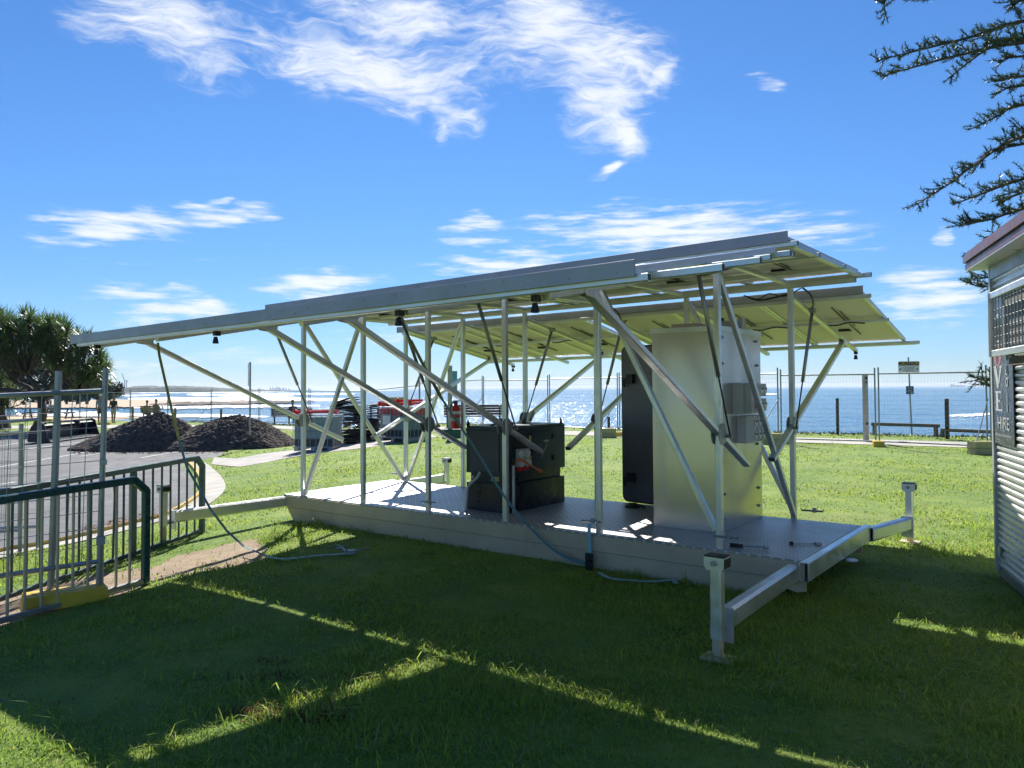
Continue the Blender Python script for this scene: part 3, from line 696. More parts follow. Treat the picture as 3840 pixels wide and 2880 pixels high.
# ---------------------------------------------------------------- electrical cabinet on the deck
cab=thing('equipment_cabinet','tall bare aluminium equipment cabinet on the platform deck with its back door open','cabinet',PW(4.30,.60,ZD),TH)
CW,CD,CH=.64,1.025,1.80
MB().bx((0,0,0.002),(CW,CD,CH-.045)).build('body',SHEET,cab)
MB().prism([(-.012,CH-.045),(CW+.012,CH-.045),(CW+.012,CH),(-.012,CH)],-.012,CD+.012,(0,2,1)).build('lid',ALU,cab)
MB().bx((.36,.62,CH),(.56,.80,CH+.09)).build('roof_box',PVC,cab); MB().bx((.56,.66,CH+.0),(.60,.76,CH+.12)).build('roof_box',PVC,cab)
MB().bx((.10,.2,CH),(.34,.7,CH+.05)).build('roof_box',ALUD,cab)
for y,z in((.06,1.70),(.90,1.70),(.06,1.47),(.92,1.47),(.90,.72),(.92,.30),(.92,.13),(.08,.33),(.06,.12)):
    b=MB(); b.tube([(CW,y,z),(CW+.012,y,z)],.013,8); b.tube([(CW+.012,y,z),(CW+.02,y,z)],.006,6); b.build('bolt',GALV,cab)
def socketbox(y0,y1,z0,z1):
    b=MB(); b.bx((CW+.001,y0,z0),(CW+.085,y1,z1)); o=b.build('switch_box',PVC,cab); return o
o1=socketbox(.30,.58,1.02,1.30); b=MB(); b.bx((CW+.086,.36,1.03),(CW+.15,.57,1.295)); b.build('switch_cover',PVC,o1); b=MB(); b.bx((CW+.151,.46,1.05),(CW+.19,.54,1.13)); b.build('red_switch',RED,o1)
b=MB(); b.box((CW+.165,.50,1.055),(.03,.10,.03)); b.build('switch_base',WHT,o1)
def outlet(y,z,w=.085,h=.12):
    b=MB(); b.bx((CW+.001,y-w/2,z-h/2),(CW+.075,y+w/2,z+h/2)); o=b.build('power_outlet',PVC,cab)
    b=MB(); b.tube([(CW+.0755,y,z),(CW+.086,y,z)],.036,12); b.build('outlet_face',WHT,o); b=MB(); b.box((CW+.09,y,z+.012),(.008,.03,.014)); b.build('outlet_flap',BLK,o); return o
for y in(.72,.82,.92):
    for z in(1.235,1.095): outlet(y,z)
o2=socketbox(.40,.60,.755,1.0)
for y in(.66,.76,.86):
    for z in(.935,.815): outlet(y,z)
dr=MB(); 
def rrect(w,h,r,n=4):
    out=[]
    for cx,cy,a0 in((w-r,h-r,0),(r,h-r,90),(r,r,180),(w-r,r,270)):
        for i in range(n+1):
            a=math.radians(a0+90*i/n); out.append((cx+r*math.cos(a),cy+r*math.sin(a)))
    return out
DOORM=mat('grey door skin',(.17,.165,.17),.42,.7,.05,1.)
d_=MB().prism([(x-.97,z+.02) for x,z in rrect(.97,1.69,.06)],0,.03,(0,2,1)).build('door',DOORM,cab); d_.location=(-.01,CD-.03,0); d_.rotation_euler=(0,0,math.radians(-10))
s_=MB(); pts=[Vector((x-.97,.015,z+.02)) for x,z in rrect(.97,1.69,.06)]; s_.tube(pts+[pts[0]],.017,6,False); s_.build('door_seal',BLK,d_)
for z in(1.36,.28):
    b=MB(); b.box((-.84,-.02,z),(.09,.05,.10)); b.box((-.905,-.03,z-.015),(.06,.03,.05)); b.box((-.92,-.035,z-.05),(.02,.02,.08)); b.build('door_latch',BLK,d_)
# ---------------------------------------------------------------- generator
gen_=thing('diesel_generator','dark blue-grey diesel generator set standing on its black tank on the deck','generator',PW(2.26,.355,ZD),TH)
GW,GD=.545,1.03
MB().bx((0,0,0.002),(GW,GD,.285)).build('fuel_tank',BLKP,gen_)
MB().prism([(0,.285),(GW,.285),(GW-.04,.295),(.04,.295)],.03,GD-.03,(0,2,1)).build('tank_lid',BLKP,gen_)
MB().bx((.035,.03,.296),(GW-.035,GD-.03,.385)).build('base_frame',BLKP,gen_)
MB().bx((0.0,-.004,.386),(GW+.006,GD+.004,.845)).build('canopy',GENB,gen_)
MB().prism([(.0,.846),(GW+.006,.846),(GW-.01,.872),(.015,.872)],-.004,GD+.004,(0,2,1)).build('canopy_roof',GENB,gen_)
MB().bx((.06,-.012,.41),(.44,-.0045,.82)).build('end_panel',GENP,gen_)
X1=GW+.0065
MB().bx((X1,.40,.45),(X1+.010,.86,.80)).build('access_door',GENB,gen_)
for y in(.80,):
    for z in(.74,.51): MB().box((X1+.016,y,z),(.012,.05,.055)).build('door_hinge',BLK,gen_)
MB().box((X1+.018,.44,.62),(.012,.06,.05)).build('door_latch',BLK,gen_)
cp=MB().bx((X1,.10,.42),(X1+.004,.36,.80)).build('control_panel',BLK,gen_)
sp=MB().bx((X1+.005,.12,.46),(X1+.03,.33,.64)).build('socket_panel',PVC,gen_)
for y in(.17,.27):
    for z in(.595,.50):
        b=MB(); b.tube([(X1+.03,y,z),(X1+.06,y,z-.01)],.036,10); b.build('socket',WHT,sp)
for z in(.76,.735,.71): MB().box((X1+.006,.24,z),(.004,.035,.014)).build('display',GREYP,cp)
rs=MB(); rs.bx((X1+.005,.11,.42),(X1+.045,.30,.458)); rs.build('red_socket',RED,gen_)
b=MB(); b.tube(smoothline([Vector(p) for p in((X1+.04,.06,.48),(X1+.05,.08,.53),(X1+.07,.13,.535),(X1+.09,.22,.49),(X1+.10,.33,.435),(X1+.10,.40,.405))],5),.011,8); b.build('orange_cable',ORG,gen_,True)
b=MB(); b.tube([(X1+.10,.385,.41),(X1+.10,.43,.39)],.02,8); b.build('plug',ORG,gen_)
MB().box((X1+.003,.375,.70),(.003,.04,.13)).build('warning_sticker',GOLD,gen_)
MB().box((X1+.003,.375,.53),(.003,.04,.06)).build('warning_sticker',YEL,gen_)
MB().box((X1+.003,.385,.475),(.003,.03,.06)).build('paper_sticker',WHT,gen_)
MB().box((.36,.028,.335),(.10,.004,.045)).build('rating_plate',TANP,gen_)
# emblem: winged badge over a slanting wordmark
em=MB(); em.prism([(.60,.695),(.615,.705),(.65,.708),(.66,.715),(.67,.708),(.705,.705),(.72,.695),(.69,.688),(.668,.685),(.66,.676),(.652,.685),(.63,.688)],X1+.0105,X1+.012,(1,2,0)); em.build('winged_emblem',SILV,gen_)
em=MB()
for i in range(9):
    t=i/8; y=.665-.10*t; z=.665-.13*t; em.box((X1+.0115,y,z),(.0015,.032,.0085),M=Matrix.Rotation(math.radians(52),3,'X'))
em.box((X1+.0113,.632,.60),(.001,.006,.15),M=Matrix.Rotation(math.radians(-38),3,'X')); em.build('slanted_wordmark',SILV,gen_)
for y in(.0,GD-.05):
    for x in(0.0,GW-.03):
        b=MB(); b.prism([(y,.86),(y+.055,.86),(y+.045,.90),(y+.02,.935),(y+.005,.90)],x,x+.008,(1,2,0)); b.build('lifting_eye',BLKP,gen_)
b=MB(); b.tube([(.2,.75,.87),(.2,.75,.95),(.22,.76,.985)],.026,8); b.tube([(.26,.78,.90),(.28,.80,.97),(.27,.83,.99),(.25,.85,.96)],.018,8); b.build('exhaust_pipe',GALV,gen_,True)
b=MB(); b.tube(smoothline([Vector(p) for p in((.25,.1,.875),(.3,.2,.91),(.36,.15,.89),(.4,.28,.90),(.45,.2,.885))],5),.012,6); b.build('hose',BLK,gen_,True)
for y in(.05,GD-.05):
    for x in(-.0005,): 
        b=MB(); b.tube([(.06,y-.022,.335),(.06,y+.022,.335)],.018,10); b.build('lifting_hole',PALE,gen_)
b=MB(); b.tube(smoothline([Vector(p) for p in((.20,-.02,.40),(.18,-.05,.34),(.10,-.09,.25),(.085,-.10,.12),(.07,-.10,.0))],5),.014,8); b.build('drain_hose',PVC,gen_,True)
b=MB(); b.tube([(GW+.05,.03,.49),(GW+.05,.03,.0)],.015,8); b.build('conduit',PVC,gen_,True)
b=MB(); b.tube([(GW+.05,.03,.56),(GW+.05,.03,.49)],.018,8); b.build('conduit_gland',BLK,gen_,True)
# ---------------------------------------------------------------- extinguisher, tools, straps
ex=thing('fire_extinguisher','red fire extinguisher with white and pale green bands hung on a back post','fire extinguisher',PW(1.02,1.58,1.04),TH)
MB().lathe([(.055,0),(.062,.012),(.062,.24),(.052,.275),(.025,.295),(.022,.315)],n=16).build('cylinder',RED,ex,True)
MB().lathe([(.0632,.185),(.0632,.225)],n=16).build('white_band',WHT,ex,True); MB().lathe([(.0632,.10),(.0632,.14)],n=16).build('green_band',mat('pale green print',(.30,.50,.42),.4),ex,True)
b=MB(); b.box((0,0,.33),(.05,.03,.04)); b.box((.02,0,.355),(.11,.02,.012)); b.build('valve',BLK,ex)
b=MB(); b.tube(smoothline([Vector(p) for p in((0,0,.335),(-.06,0,.33),(-.085,0,.26),(-.08,0,.16),(-.07,0,.12))],5),.010,6); b.build('hose',BLK,ex,True)
tl=thing('ratchet_spanner','black handled ratchet spanner lying on the deck nearer the post','tool',PW(5.34,.14,ZD+.016),TH+.35)
MB().tube([(-.13,0,0.003),(-.03,0,0)],[.017,.014],8).build('handle',BLK,tl,True); MB().tube([(-.03,0,0),(.13,0,0)],.006,6).build('shaft',GALV,tl); MB().lathe([(.02,-.01),(.022,0),(.02,.012)],(.14,0,0),10).build('head',GALV,tl)
tl=thing('open_spanner','steel spanner with dark ends lying on the deck nearer its right edge','tool',PW(5.66,.53,ZD+.008),TH+.62)
MB().box((0,0,.002),(.18,.016,.008)).build('shaft',GALV,tl); MB().lathe([(.016,-.006),(.018,.01),(.014,.02)],(-.10,0,0),8).build('socket_end',BLK,tl); b=MB(); b.prism([(.085,-.02),(.13,-.026),(.135,-.008),(.11,0),(.135,.008),(.13,.026),(.085,.02)],-.004,.012,(0,1,2)); b.build('jaw',GALV,tl)
tl=thing('black_bag','small black tool pouch lying on the deck between generator and cabinet','tool pouch',PW(3.62,1.45,ZD),TH)
MB().lathe([(.08,0.002),(.085,.02),(.05,.045)],n=8).build('pouch',BLK,tl); MB().tube([(.05,0,.035),(.12,-.03,.03),(.16,-.02,.01)],.012,6).build('pouch_strap',BLK,tl)
# straps
def hang(p,q,n,sag): return [p.lerp(q,k/n)+Vector((0,0,-sag*4*(k/n)*(1-k/n))) for k in range(n+1)]
s1=thing('ratchet_strap','yellow and blue-green strap from the left end of the front beam down to the grass','strap')
A=PW(.02,-1.92,2.0); Bm=PW(-.05,-1.97,1.30)
p0=Vector(atY(592,1285,A.y)); p1=at(870,1960); p1=Vector(atY(700,1750,A.y-.12)); p2=Vector(atY(790,1910,A.y-.25)); gz=lambda p,d=.03:Vector((p.x,p.y,g(p.x,p.y)+d))
pY=Vector(atY(672,1652,A.y-.08)); pk=Vector(atY(598,1335,A.y))
MB().ribbon(hang(p0,pk,4,.01)+[Vector(atY(640,1520,A.y-.04))]+[pY],.025,[(.3,-1,.1)]*7).build('yellow_webbing',WEBY,s1)
pg=gz(at(1000,2098)); MB().ribbon([pY,p1,p2,Vector(atY(850,1990,7.5)),Vector(atY(915,2050,7.42)),pg],.022,[(.3,-1,.1),(.3,-1,.1),(.2,-1,.2),(.1,-.6,.8),(0,-.3,1),(0,0,1)]).build('green_webbing',WEB,s1)
gp=[gz(at(x,y)) for x,y in((1000,2098),(1060,2108),(1130,2102),(1200,2094),(1265,2090),(1310,2086))]
MB().ribbon(smoothline(gp,4),.035,(0,0,1)).build('pale_webbing',WEBB,s1)
hk=gz(at(1318,2082),.03); b=MB(); b.box(hk,(.07,.05,.04),.4); b.tube([hk+Vector((.02,0,0)),hk+Vector((.10,.05,.02)),hk+Vector((.15,.10,.01)),hk+Vector((.12,.13,0))],.008,6); b.tube([hk+Vector((-.05,0,0)),hk+Vector((-.10,.08,.02)),hk+Vector((-.17,.10,.01))],.012,6); b.build('ratchet',GALV,s1)
q0=gz(at(1232,2058),.02); b=MB(); b.ribbon([q0,q0+Vector((.07,.03,.015)),q0+Vector((.14,.0,.0)),q0+Vector((.2,-.02,.02))],.035,(0,.2,1)); b.build('loose_end',WEBB,s1)
s2=thing('ratchet_strap','long green strap sagging from the roof past the generator to the deck edge','strap')
t0=PW(2.12,-.50,2.27); t1=PW(2.30,-.33,1.78); t2=PW(2.46,-.24,1.45); t3=PW(2.78,-.10,.95); t4=PW(3.12,-.11,.55); t5=PW(3.45,-.13,.28); t6=PW(3.75,-.14,.10); t7=PW(4.05,-.12,.03)
nrm=tuple(-PN+Vector((0,0,.1)))
MB().ribbon([t0,t0.lerp(t1,.5)],.018,nrm).build('dark_webbing',BLK,s2)
ob=MB().ribbon([t0.lerp(t1,.5),t1,t2],.036,nrm).build('yellow_webbing',WEBY,s2)
MB().ribbon(smoothline([t2,t3,t4,t5,t6,t7],4),.024,nrm).build('green_webbing',WEB,s2)
dd=(t2-t1).normalized(); text('LC:750KG',.05,BLK,s2,frame3(t1.lerp(t2,.6)-PN*.006,-dd*-1,PU*.8+Vector((0,0,.6))),name='load_rating')
MB().ribbon([PW(4.035,-.03,.37),PW(4.035,-.085,.38),PW(4.04,-.10,.29),PW(4.05,-.105,.12)],.035,[(0,0,1),nrm,nrm,nrm]).build('pale_webbing',WEBB,s2)
b=MB(); c=PW(4.055,-.125,.07); b.box(c,(.06,.035,.13),TH); b.tube([c+Vector((-.03,-.02,.02)),c+Vector((.03,-.04,.02))],.014,6); b.box(c+Vector((0,-.03,-.05)),(.05,.03,.05),TH); b.build('ratchet',BLK,s2)
ge=[gz(at(x,y),.025) for x,y in((2245,2158),(2290,2180),(2370,2188),(2450,2192),(2520,2186),(2534,2200))]
MB().ribbon(smoothline(ge,4),.036,(0,.0,1)).build('loose_end',WEBB,s2)
# ================================================================ KIOSK
kd=Vector((-.335,-.942,0)).normalized(); kn=Vector((kd.y,-kd.x,0))      # along wall towards us; outward normal
if kn.x>0: kn=-kn
KO=at(3745,2165); KO.z=0
kang=math.atan2(kd.y,kd.x)      # local x = along wall, local y = left-hand normal
ks=thing('hire_kiosk','corrugated steel hire kiosk with maroon fascia and black lettered sign at the right edge','kiosk',KO,kang)
out=1 if Vector((-kd.y,kd.x,0)).dot(kn)>0 else -1
KL,KW,KH=3.6,2.4,2.52
mb=MB(); vs=[]; P_=[]; z=.09
while z<KH-.02:
    for a,b in((0,0.),(.012,0.),(.022,.016),(.040,.016),(.050,0.)): P_.append((b,z+a))
    z+=.052
vs=[]
for x in(.03,KL):
    for b,zz in P_: vs.append((x,out*(b-.01),zz))
n=len(P_); mb.add(vs,[(i,i+1,n+i+1,n+i) for i in range(n-1)]); mb.build('corrugated_wall',CORR,ks)
MB().bx((.03,-out*.012,.09),(KL,-out*KW,KH)).build('wall_core',CORR,ks)
MB().bx((-.015,-out*.03,.06),(.03,out*.022,KH)).build('corner_trim',mat('pale grey trim',(.60,.59,.57),.45,.2),ks)
MB().bx((-.02,-out*KW,.02),(KL,out*.0,.088)).build('base_rail',GALV,ks)
MB().bx((.06,out*.008,.20),(.15,out*.019,.27)).build('vent_plate',GALV,ks)
fz0=KH-.0
MB().prism([(-.10*out,fz0+.012),(out*.16,fz0+.012),(out*.16,fz0+.055),(out*.15,fz0+.06),(out*.15,fz0+.066),(out*.175,fz0+.07),(out*.175,fz0+.125),(out*.15,fz0+.135),(-.10*out,fz0+.135)],-.16,KL,(1,2,0)).build('fascia',MAROON,ks)
MB().bx((-.16,-out*KW,fz0+.136),(KL,out*.15,fz0+.16)).build('roof',MAROON,ks)
MB().bx((-.155,-out*.10,fz0+.002),(KL,out*.158,fz0+.0115)).build('soffit',CORR,ks)
MB().bx((.0,-out*.2,KH-.10),(KL,out*.02,KH+.0)).build('head_trim',GALV,ks)
SG=MB().bx((.045,out*.009,1.095),(.62,out*.016,2.27)).build('sign_board',SIGNB,ks); tag(SG,'black sign board with white vertical lettering')
def ktext(tx,x,z,size,m=WHT,sx=1.):
    X=Vector((1,0,0)); Y=Vector((0,0,1)); M=frame3((x,out*.0185,z),X if out<0 else X,Y)
    # face outward
    zc=X.cross(Y)
    if zc.y*out<0: M=frame3((x,out*.0185,z),-X,Y)
    text(tx,size,m,SG,M,sx)
def serif(letter,x,z,w,h,m=WHT):
    b=MB(); y0,y1=out*.0165,out*.0185; t=.045*w/.15
    def bar(p,q,wd): 
        p=Vector((p[0],out*.0175,p[1])); q=Vector((q[0],out*.0175,q[1])); b.beam(p,q,.002,wd,up=Vector((0,out,0)).cross(q-p),ch=0)
    if letter=='V':
        bar((x-w*.40,z+h/2),(x,z-h/2),t); bar((x+w*.40,z+h/2),(x,z-h/2),t*.5)
        for s in(-1,1): b.box((x+s*w*.40,out*.0178,z+h/2),(w*.34,.002,.012))
    if letter=='E':
        b.box((x-w*.25,out*.0175,z),(t,.002,h)); 
        for zz,l in((z+h/2-.006,.62),(z-h/2+.006,.72),(z+.0,.45)): b.box((x-w*.25+w*l/2,out*.0178,zz),(w*l,.002,.013))
        b.box((x+w*.36,out*.0179,z+h/2-.03),(.010,.002,.06)); b.box((x+w*.46,out*.0179,z-h/2+.035),(.010,.002,.07))
        b.box((x-w*.25-w*.12,out*.0178,z+h/2-.006),(w*.3,.002,.012)); b.box((x-w*.25-w*.12,out*.0178,z-h/2+.006),(w*.3,.002,.012))
    if letter=='L':
        b.box((x-w*.25,out*.0175,z),(t,.002,h)); b.box((x+.0,out*.0178,z-h/2+.006),(w*.7,.002,.013)); b.box((x-w*.25,out*.0178,z+h/2-.006),(w*.4,.002,.012))
    if letter in'OC':
        N=26; vs=[]; a0,a1=(0,2*math.pi) if letter=='O' else (.9,2*math.pi-.9)
        for i in range(N+1):
            a=a0+(a1-a0)*i/N
            for k,(rw,rh) in enumerate(((w*.5,h*.5),(w*.5-t*(.6+.5*abs(math.cos(a))),h*.5-.016))): vs.append((x+rw*math.cos(a),out*.0178,z+rh*math.sin(a)))
        b.add(vs,[(2*i,2*i+1,2*i+3,2*i+2) for i in range(N)])
    b.build('letter',m,SG)
serif('C',.20,2.175,.20,.16); serif('L',.20,1.975,.19,.155); serif('O',.20,1.795,.22,.18,PINK); serif('V',.205,1.622,.22,.16); serif('E',.215,1.432,.21,.155)
for tx,z in(('0',1.775),('8',1.665),('0',1.575),('1',1.457),('1',1.382)): ktext(tx,.46,z,.10,WHT,1.5)
ktext('HIRE',.335,1.255,.135,WHT,1.25)
b=MB()
for i in range(20): b.box((.10+i*.0235,out*.0178,1.165),(.015,.002,.018))
b.build('small_print',SILV,SG)
# window with security cage
MB().bx((.36,out*.010,1.83),(2.2,out*.022,2.26)).build('window_blind',WINDG,ks)
cg=MB(); y_=out*.085
for (x0,z0,x1,z1) in((.34,2.25,2.2,2.25),(.34,1.80,2.2,1.80)): cg.beam((x0,y_,z0),(x1,y_,z1),.03,.05)
cg.beam((.355,y_,1.776),(.355,y_,2.274),.03,.05,up=(0,1,0))
for z in(2.25,1.80):
    cg.beam((.355,out*.02,z),(.355,y_-out*.016,z),.03,.03)
co=cg.build('window_cage',ALU,ks)
wr=MB()
for i in range(6): wr.tube([(.37,y_,1.86+i*.068),(2.2,y_,1.86+i*.068)],.004,5)
for i in range(22): wr.tube([(.42+i*.085,y_+out*.006,1.81),(.42+i*.085,y_+out*.006,2.24)],.004,5)
wr.build('cage_wires',GALV,co)
MB().bx((.75,out*.02,1.70),(1.6,out*.07,1.76)).build('sill_box',TIM,ks)
# ================================================================ TEMPORARY FENCE along the sea front
FX=[(4150,1722),(3711,1692),(3291,1672),(2924,1660),(2600,1638),(2320,1622),(2058,1611),(1811,1601),(1573,1596),(1360,1594),(1160,1592),(972,1590),(792,1586),(629,1580),(488,1576),(385,1573),(299,1571),(205,1569),(112,1568),(30,1567),(-70,1566)]
FP=[at(*p) for p in FX]
def fence_panel(p,q,h,label,group,foot=.12,ext=.17,wn=.075,hn=.12,wr=.0017,name='temporary_fence'):
    d=q-p; L=math.hypot(d.x,d.y); a=math.atan2(d.y,d.x)
    t=thing(name,label,'temporary fence',p,a,group); dz=d.z/L
    for x in(.04,L-.05): MB().tube([(x,0,.02+dz*x),(x,0,h+ext+dz*x)],.021,8).build('upright',GALV,t)
    for z in(h,foot): MB().tube([(.04,0,z),(L-.05,0,z+dz*L)],.019,8).build('rail',GALV,t)
    b=MB(); n=int((L-.1)/wn); s3=lambda x,z:(x,0,z+dz*x)
    for i in range(1,n):
        x=.05+i*wn; b.tube([s3(x,foot),s3(x,h)],wr,3,False)
    for i in range(1,int((h-foot)/hn)):
        z=foot+i*hn; b.tube([s3(.04,z),s3(L-.05,z)],wr,3,False)
    b.build('wire_mesh',GALV,t); return t
desc={0:'temporary fence panel beside the kiosk, partly hidden by its corner',1:'temporary fence panel in front of the caution sign and the low timber rail',2:'temporary fence panel with the tall pale post behind it',3:'temporary fence panel right behind the aluminium cabinet',4:'temporary fence panel behind the left door of the cabinet',5:'temporary fence panel just right of the generator exhaust',
6:'temporary fence panel behind the generator',7:'temporary fence panel behind the fire extinguisher',8:'temporary fence panel behind the right water tank',9:'temporary fence panel behind the stacks of mats',10:'temporary fence panel behind the left water tank',11:'temporary fence panel behind the person seated alone',12:'temporary fence panel behind the right mulch heap',13:'temporary fence panel above the gap between mulch heaps',14:'temporary fence panel beside the couple on the bench',15:'temporary fence panel in front of the standing woman in navy',16:'temporary fence panel in front of the walking couple',17:'temporary fence panel left of the walking couple',18:'temporary fence panel in front of the picnic table',19:'leftmost temporary fence panel under the pandanus tree'}
for i in range(len(FP)-1):
    hh=1.88 if i!=1 else 1.86
    t=fence_panel(FP[i],FP[i+1],hh+.05*R.uniform(-1,1),desc[i],'temporary fences along the sea front')
    if i in(1,3,5,7,9,12,13,15,16,18):    # a back stay
        L=(FP[i+1]-FP[i]).length; b=MB(); b.tube([(.02,-.03,1.25),(.05,-1.0*-1,.15)],.016,6); b.build('back_stay',GALV,t)
# feet
def foot_mesh(m):
    b=MB(); b.prism([(-.33,0),(.33,0),(.31,.14),(-.31,.14)],-.13,.13,(0,2,1)); b.box((0,0,.142),(.50,.12,.006)); return b
FM={YEL:foot_mesh(YEL).mesh('fence_foot',YEL),TANP:foot_mesh(TANP).mesh('fence_foot',TANP)}
def foot(p,rz,m,label,sc=1.,z=0.):
    o=bpy.data.objects.new('ballast_block',FM[m]); COL.objects.link(o); o.location=p+Vector((0,0,z)); o.rotation_euler=(0,0,rz); o.scale=(sc,sc,sc)
    return tag(o,label,'ballast block','ballast blocks of the fences')
for x,y,m,rz,lb,z in((3293,1673,YEL,1.2,'yellow ballast block under the post left of the caution sign',0),(3690,1703,TANP,.15,'bleached ballast block by the kiosk corner, lower of the pair',0),(3690,1703,TANP,.15,'bleached ballast block by the kiosk corner, upper of the pair',.15),
 (2893,1666,TANP,.2,'bleached ballast block right of the cabinet, lower of its pair',0),(2893,1666,TANP,.2,'bleached ballast block right of the cabinet, upper of its pair',.15),(2940,1661,TANP,1.,'single bleached ballast block right of the cabinet pair',0),
 (2270,1641,TANP,.1,'bleached ballast block left of the cabinet door, lower of its pair',0),(2270,1641,TANP,.1,'bleached ballast block left of the cabinet door, upper of its pair',.15),(2322,1636,YEL,.1,'yellow ballast block left of the cabinet door',0),(1760,1615,YEL,1.4,'yellow ballast block just right of the fire extinguisher',0),
 (55,1582,YEL,.1,'yellow ballast block far left under the pandanus tree',0),(150,1588,TANP,.0,'bleached ballast block at left, lower of its pair by the picnic table',0),(150,1588,TANP,.05,'bleached ballast block at left, upper of its pair by the picnic table',.15),(178,1580,YEL,.2,'yellow ballast block right of the bleached pair at left',0),(217,1584,YEL,.1,'yellow ballast block behind the near fence post at left',0),(248,1583,YEL,.1,'yellow ballast block above the left half of the black bucket',0),(293,1585,TANP,.1,'bleached ballast block above the middle of the black bucket',0),(320,1585,TANP,.3,'short bleached ballast block above the right of the black bucket',0),(392,1593,YEL,.1,'yellow ballast block between black bucket and mulch',0)):
    foot(at(x,y),rz,m,lb,1.,z)
# ================================================================ LEFT BARRIERS
def barrier(p,q,h,m,label,bars,foot_z=0.06,mid=None,mb_=GALV,wtop=.05,infill=None):
    d=q-p; L=math.hypot(d.x,d.y); a=math.atan2(d.y,d.x); t=thing('pedestrian_barrier',label,'barrier',p,a,'green pedestrian barriers'); dz=d.z/L
    ch=.10
    MB().beam((-.6,0,h-.6*dz),(L-ch,0,h+dz*(L-ch)),wtop,.055).build('top_rail',m,t)
    b=MB(); b.beam((L-ch-.01,0,h+dz*L),(L,0,h-ch+dz*L),wtop,.055); b.build('corner',m,t)
    MB().beam((L,0,h-ch+dz*L+.01),(L,0,0+dz*L-.05),.055,wtop,up=(0,1,0)).build('end_post',m,t)
    MB().beam((-.6,0,foot_z-.6*dz),(L-.02,0,foot_z+dz*L),.035,.04).build('bottom_rail',mb_,t)
    if mid: MB().beam((mid,0,h-.03+dz*mid),(mid,0,-.1+dz*mid),.055,.05,up=(0,1,0)).build('mid_post',m,t)
    x=L-.14; i=0
    while x>-.6:
        bend=.02 if i in(9,) else 0
        if infill: MB().tube([(x,0,foot_z+dz*x),(x+bend,0,h*.75+dz*x),(x,0,h-.02+dz*x)],.011,8,False).build('bar',infill,t,True)
        x-=bars; i+=1
    return t
p=at(0,2345); q=at(545,2192); barrier(p,q,.865,GRN,'nearer dark green pedestrian barrier with pale bars at the left edge',.115,.03,None,GALV,.055,ALUD)
p=at(0,2260); q=at(757,2000); barrier(p,q,.86,GRNG,'farther green-grey pedestrian barrier with dark bars along the lawn edge',.145,.03,1.55,GRNG,.055,GRNG)
# near temporary fence at the left
p=at(-420,2385); q=at(395,2237); 
t=fence_panel(p,q,1.62,'nearest temporary fence panel leaning in front of the green barriers','near temporary fence panels',.30,.18,.10,.13,.0032)
b=MB(); L=(q-p).length; b.tube([(L*.72,.02,0),(L*.72,.02,1.85)],.026,10); b.build('upright',GALV,t); b=MB(); b.box((L-.05,-.03,.55),(.06,.05,.06)); b.build('clamp',GALV,t); MB().box((L-.05,-.03,1.15),(.05,.05,.04)).build('clamp',GALV,t)
t.rotation_euler=(math.radians(-1.5),math.radians(1.2),t.rotation_euler[2])
p=at(-500,2075); q=at(155,2060); t=fence_panel(p,q,1.45,'second temporary fence panel standing behind the green barriers at left','near temporary fence panels',.25,.12,.12,.15,.0032)
p=at(-500,2110); q=at(90,2075); t=fence_panel(p,q,1.32,'third lower temporary fence panel leaning behind the second at left','near temporary fence panels',.25,.10,.12,.15,.0032)
p=at(245,2268); yf=bpy.data.objects.new('ballast_block',FM[YEL]); COL.objects.link(yf); yf.location=p; yf.rotation_euler=(0,0,math.radians(38)); yf.scale=(.86,.8,.8); tag(yf,'bright yellow ballast block on the sand behind the nearest barrier','ballast block','ballast blocks of the fences')
# ================================================================ MULCH, BUCKET, TANKS, MATS
def mound(px0,px1,py,cx,top,label,seed):
    a,b=at(px0,py),at(px1,py); rad=(b-a).length/2; c=a.lerp(b,.5); c=c+Vector((c.x,c.y,0)).normalized()*rad*.55; c.z=g(c.x,c.y)
    N=170; M_=56; mb=MB(); vs=[(0,0,top)]
    hpx=atY(cx,top,c.y)
    H=hpx.z-c.z; ox=hpx.x-c.x
    for i in range(1,M_+1):
        r=i/M_
        for k in range(N):
            th=2*math.pi*k/N; rr=rad*r*(1+.10*mnoise.noise((math.cos(th)*1.5,math.sin(th)*1.5,seed)))
            x,y=math.cos(th)*rr*1.08,math.sin(th)*rr*.62
            z=H*(1-r**1.35)**1.0*(1+.12*mnoise.noise((x*.8,y*.8,seed)))+ (mnoise.noise((x*6,y*6,seed))*.05+mnoise.noise((x*14,y*14,seed))*.05+mnoise.noise((x*31,y*31,seed))*.03)*(1-r*.6)
            vs.append((x+ox*(1-r)**.8,y,max(-.05,z) if r<1 else -.12))
    vs[0]=(ox,0,H)
    fs=[(0,1+k,1+(k+1)%N) for k in range(N)]+[(1+(i-1)*N+k,1+i*N+k,1+i*N+(k+1)%N,1+(i-1)*N+(k+1)%N) for i in range(1,M_) for k in range(N)]
    mb.add(vs,fs); o=mb.build('mulch_heap',MULCH,None); o.location=c
    return tag(o,label,'mulch heap','mulch heaps')
mound(285,790,1688,620,1549,'left heap of dark mulch, sharper peak, on the car park',1)
mound(560,1088,1684,905,1558,'right heap of dark mulch, broader, beside the sign pole',2)
b=MB()
for i in range(900):
    p=at(R.uniform(270,1000),R.uniform(1683,1700)-0*R.random()); s=R.uniform(.01,.05); a=R.uniform(0,6.3); z=p.z-.02
    b.add([(p.x+math.cos(a)*s,p.y+math.sin(a)*s,z),(p.x-math.sin(a)*s*.6,p.y+math.cos(a)*s*.6,z+s*.6),(p.x-math.cos(a)*s,p.y-math.sin(a)*s,z)],[(0,1,2)])
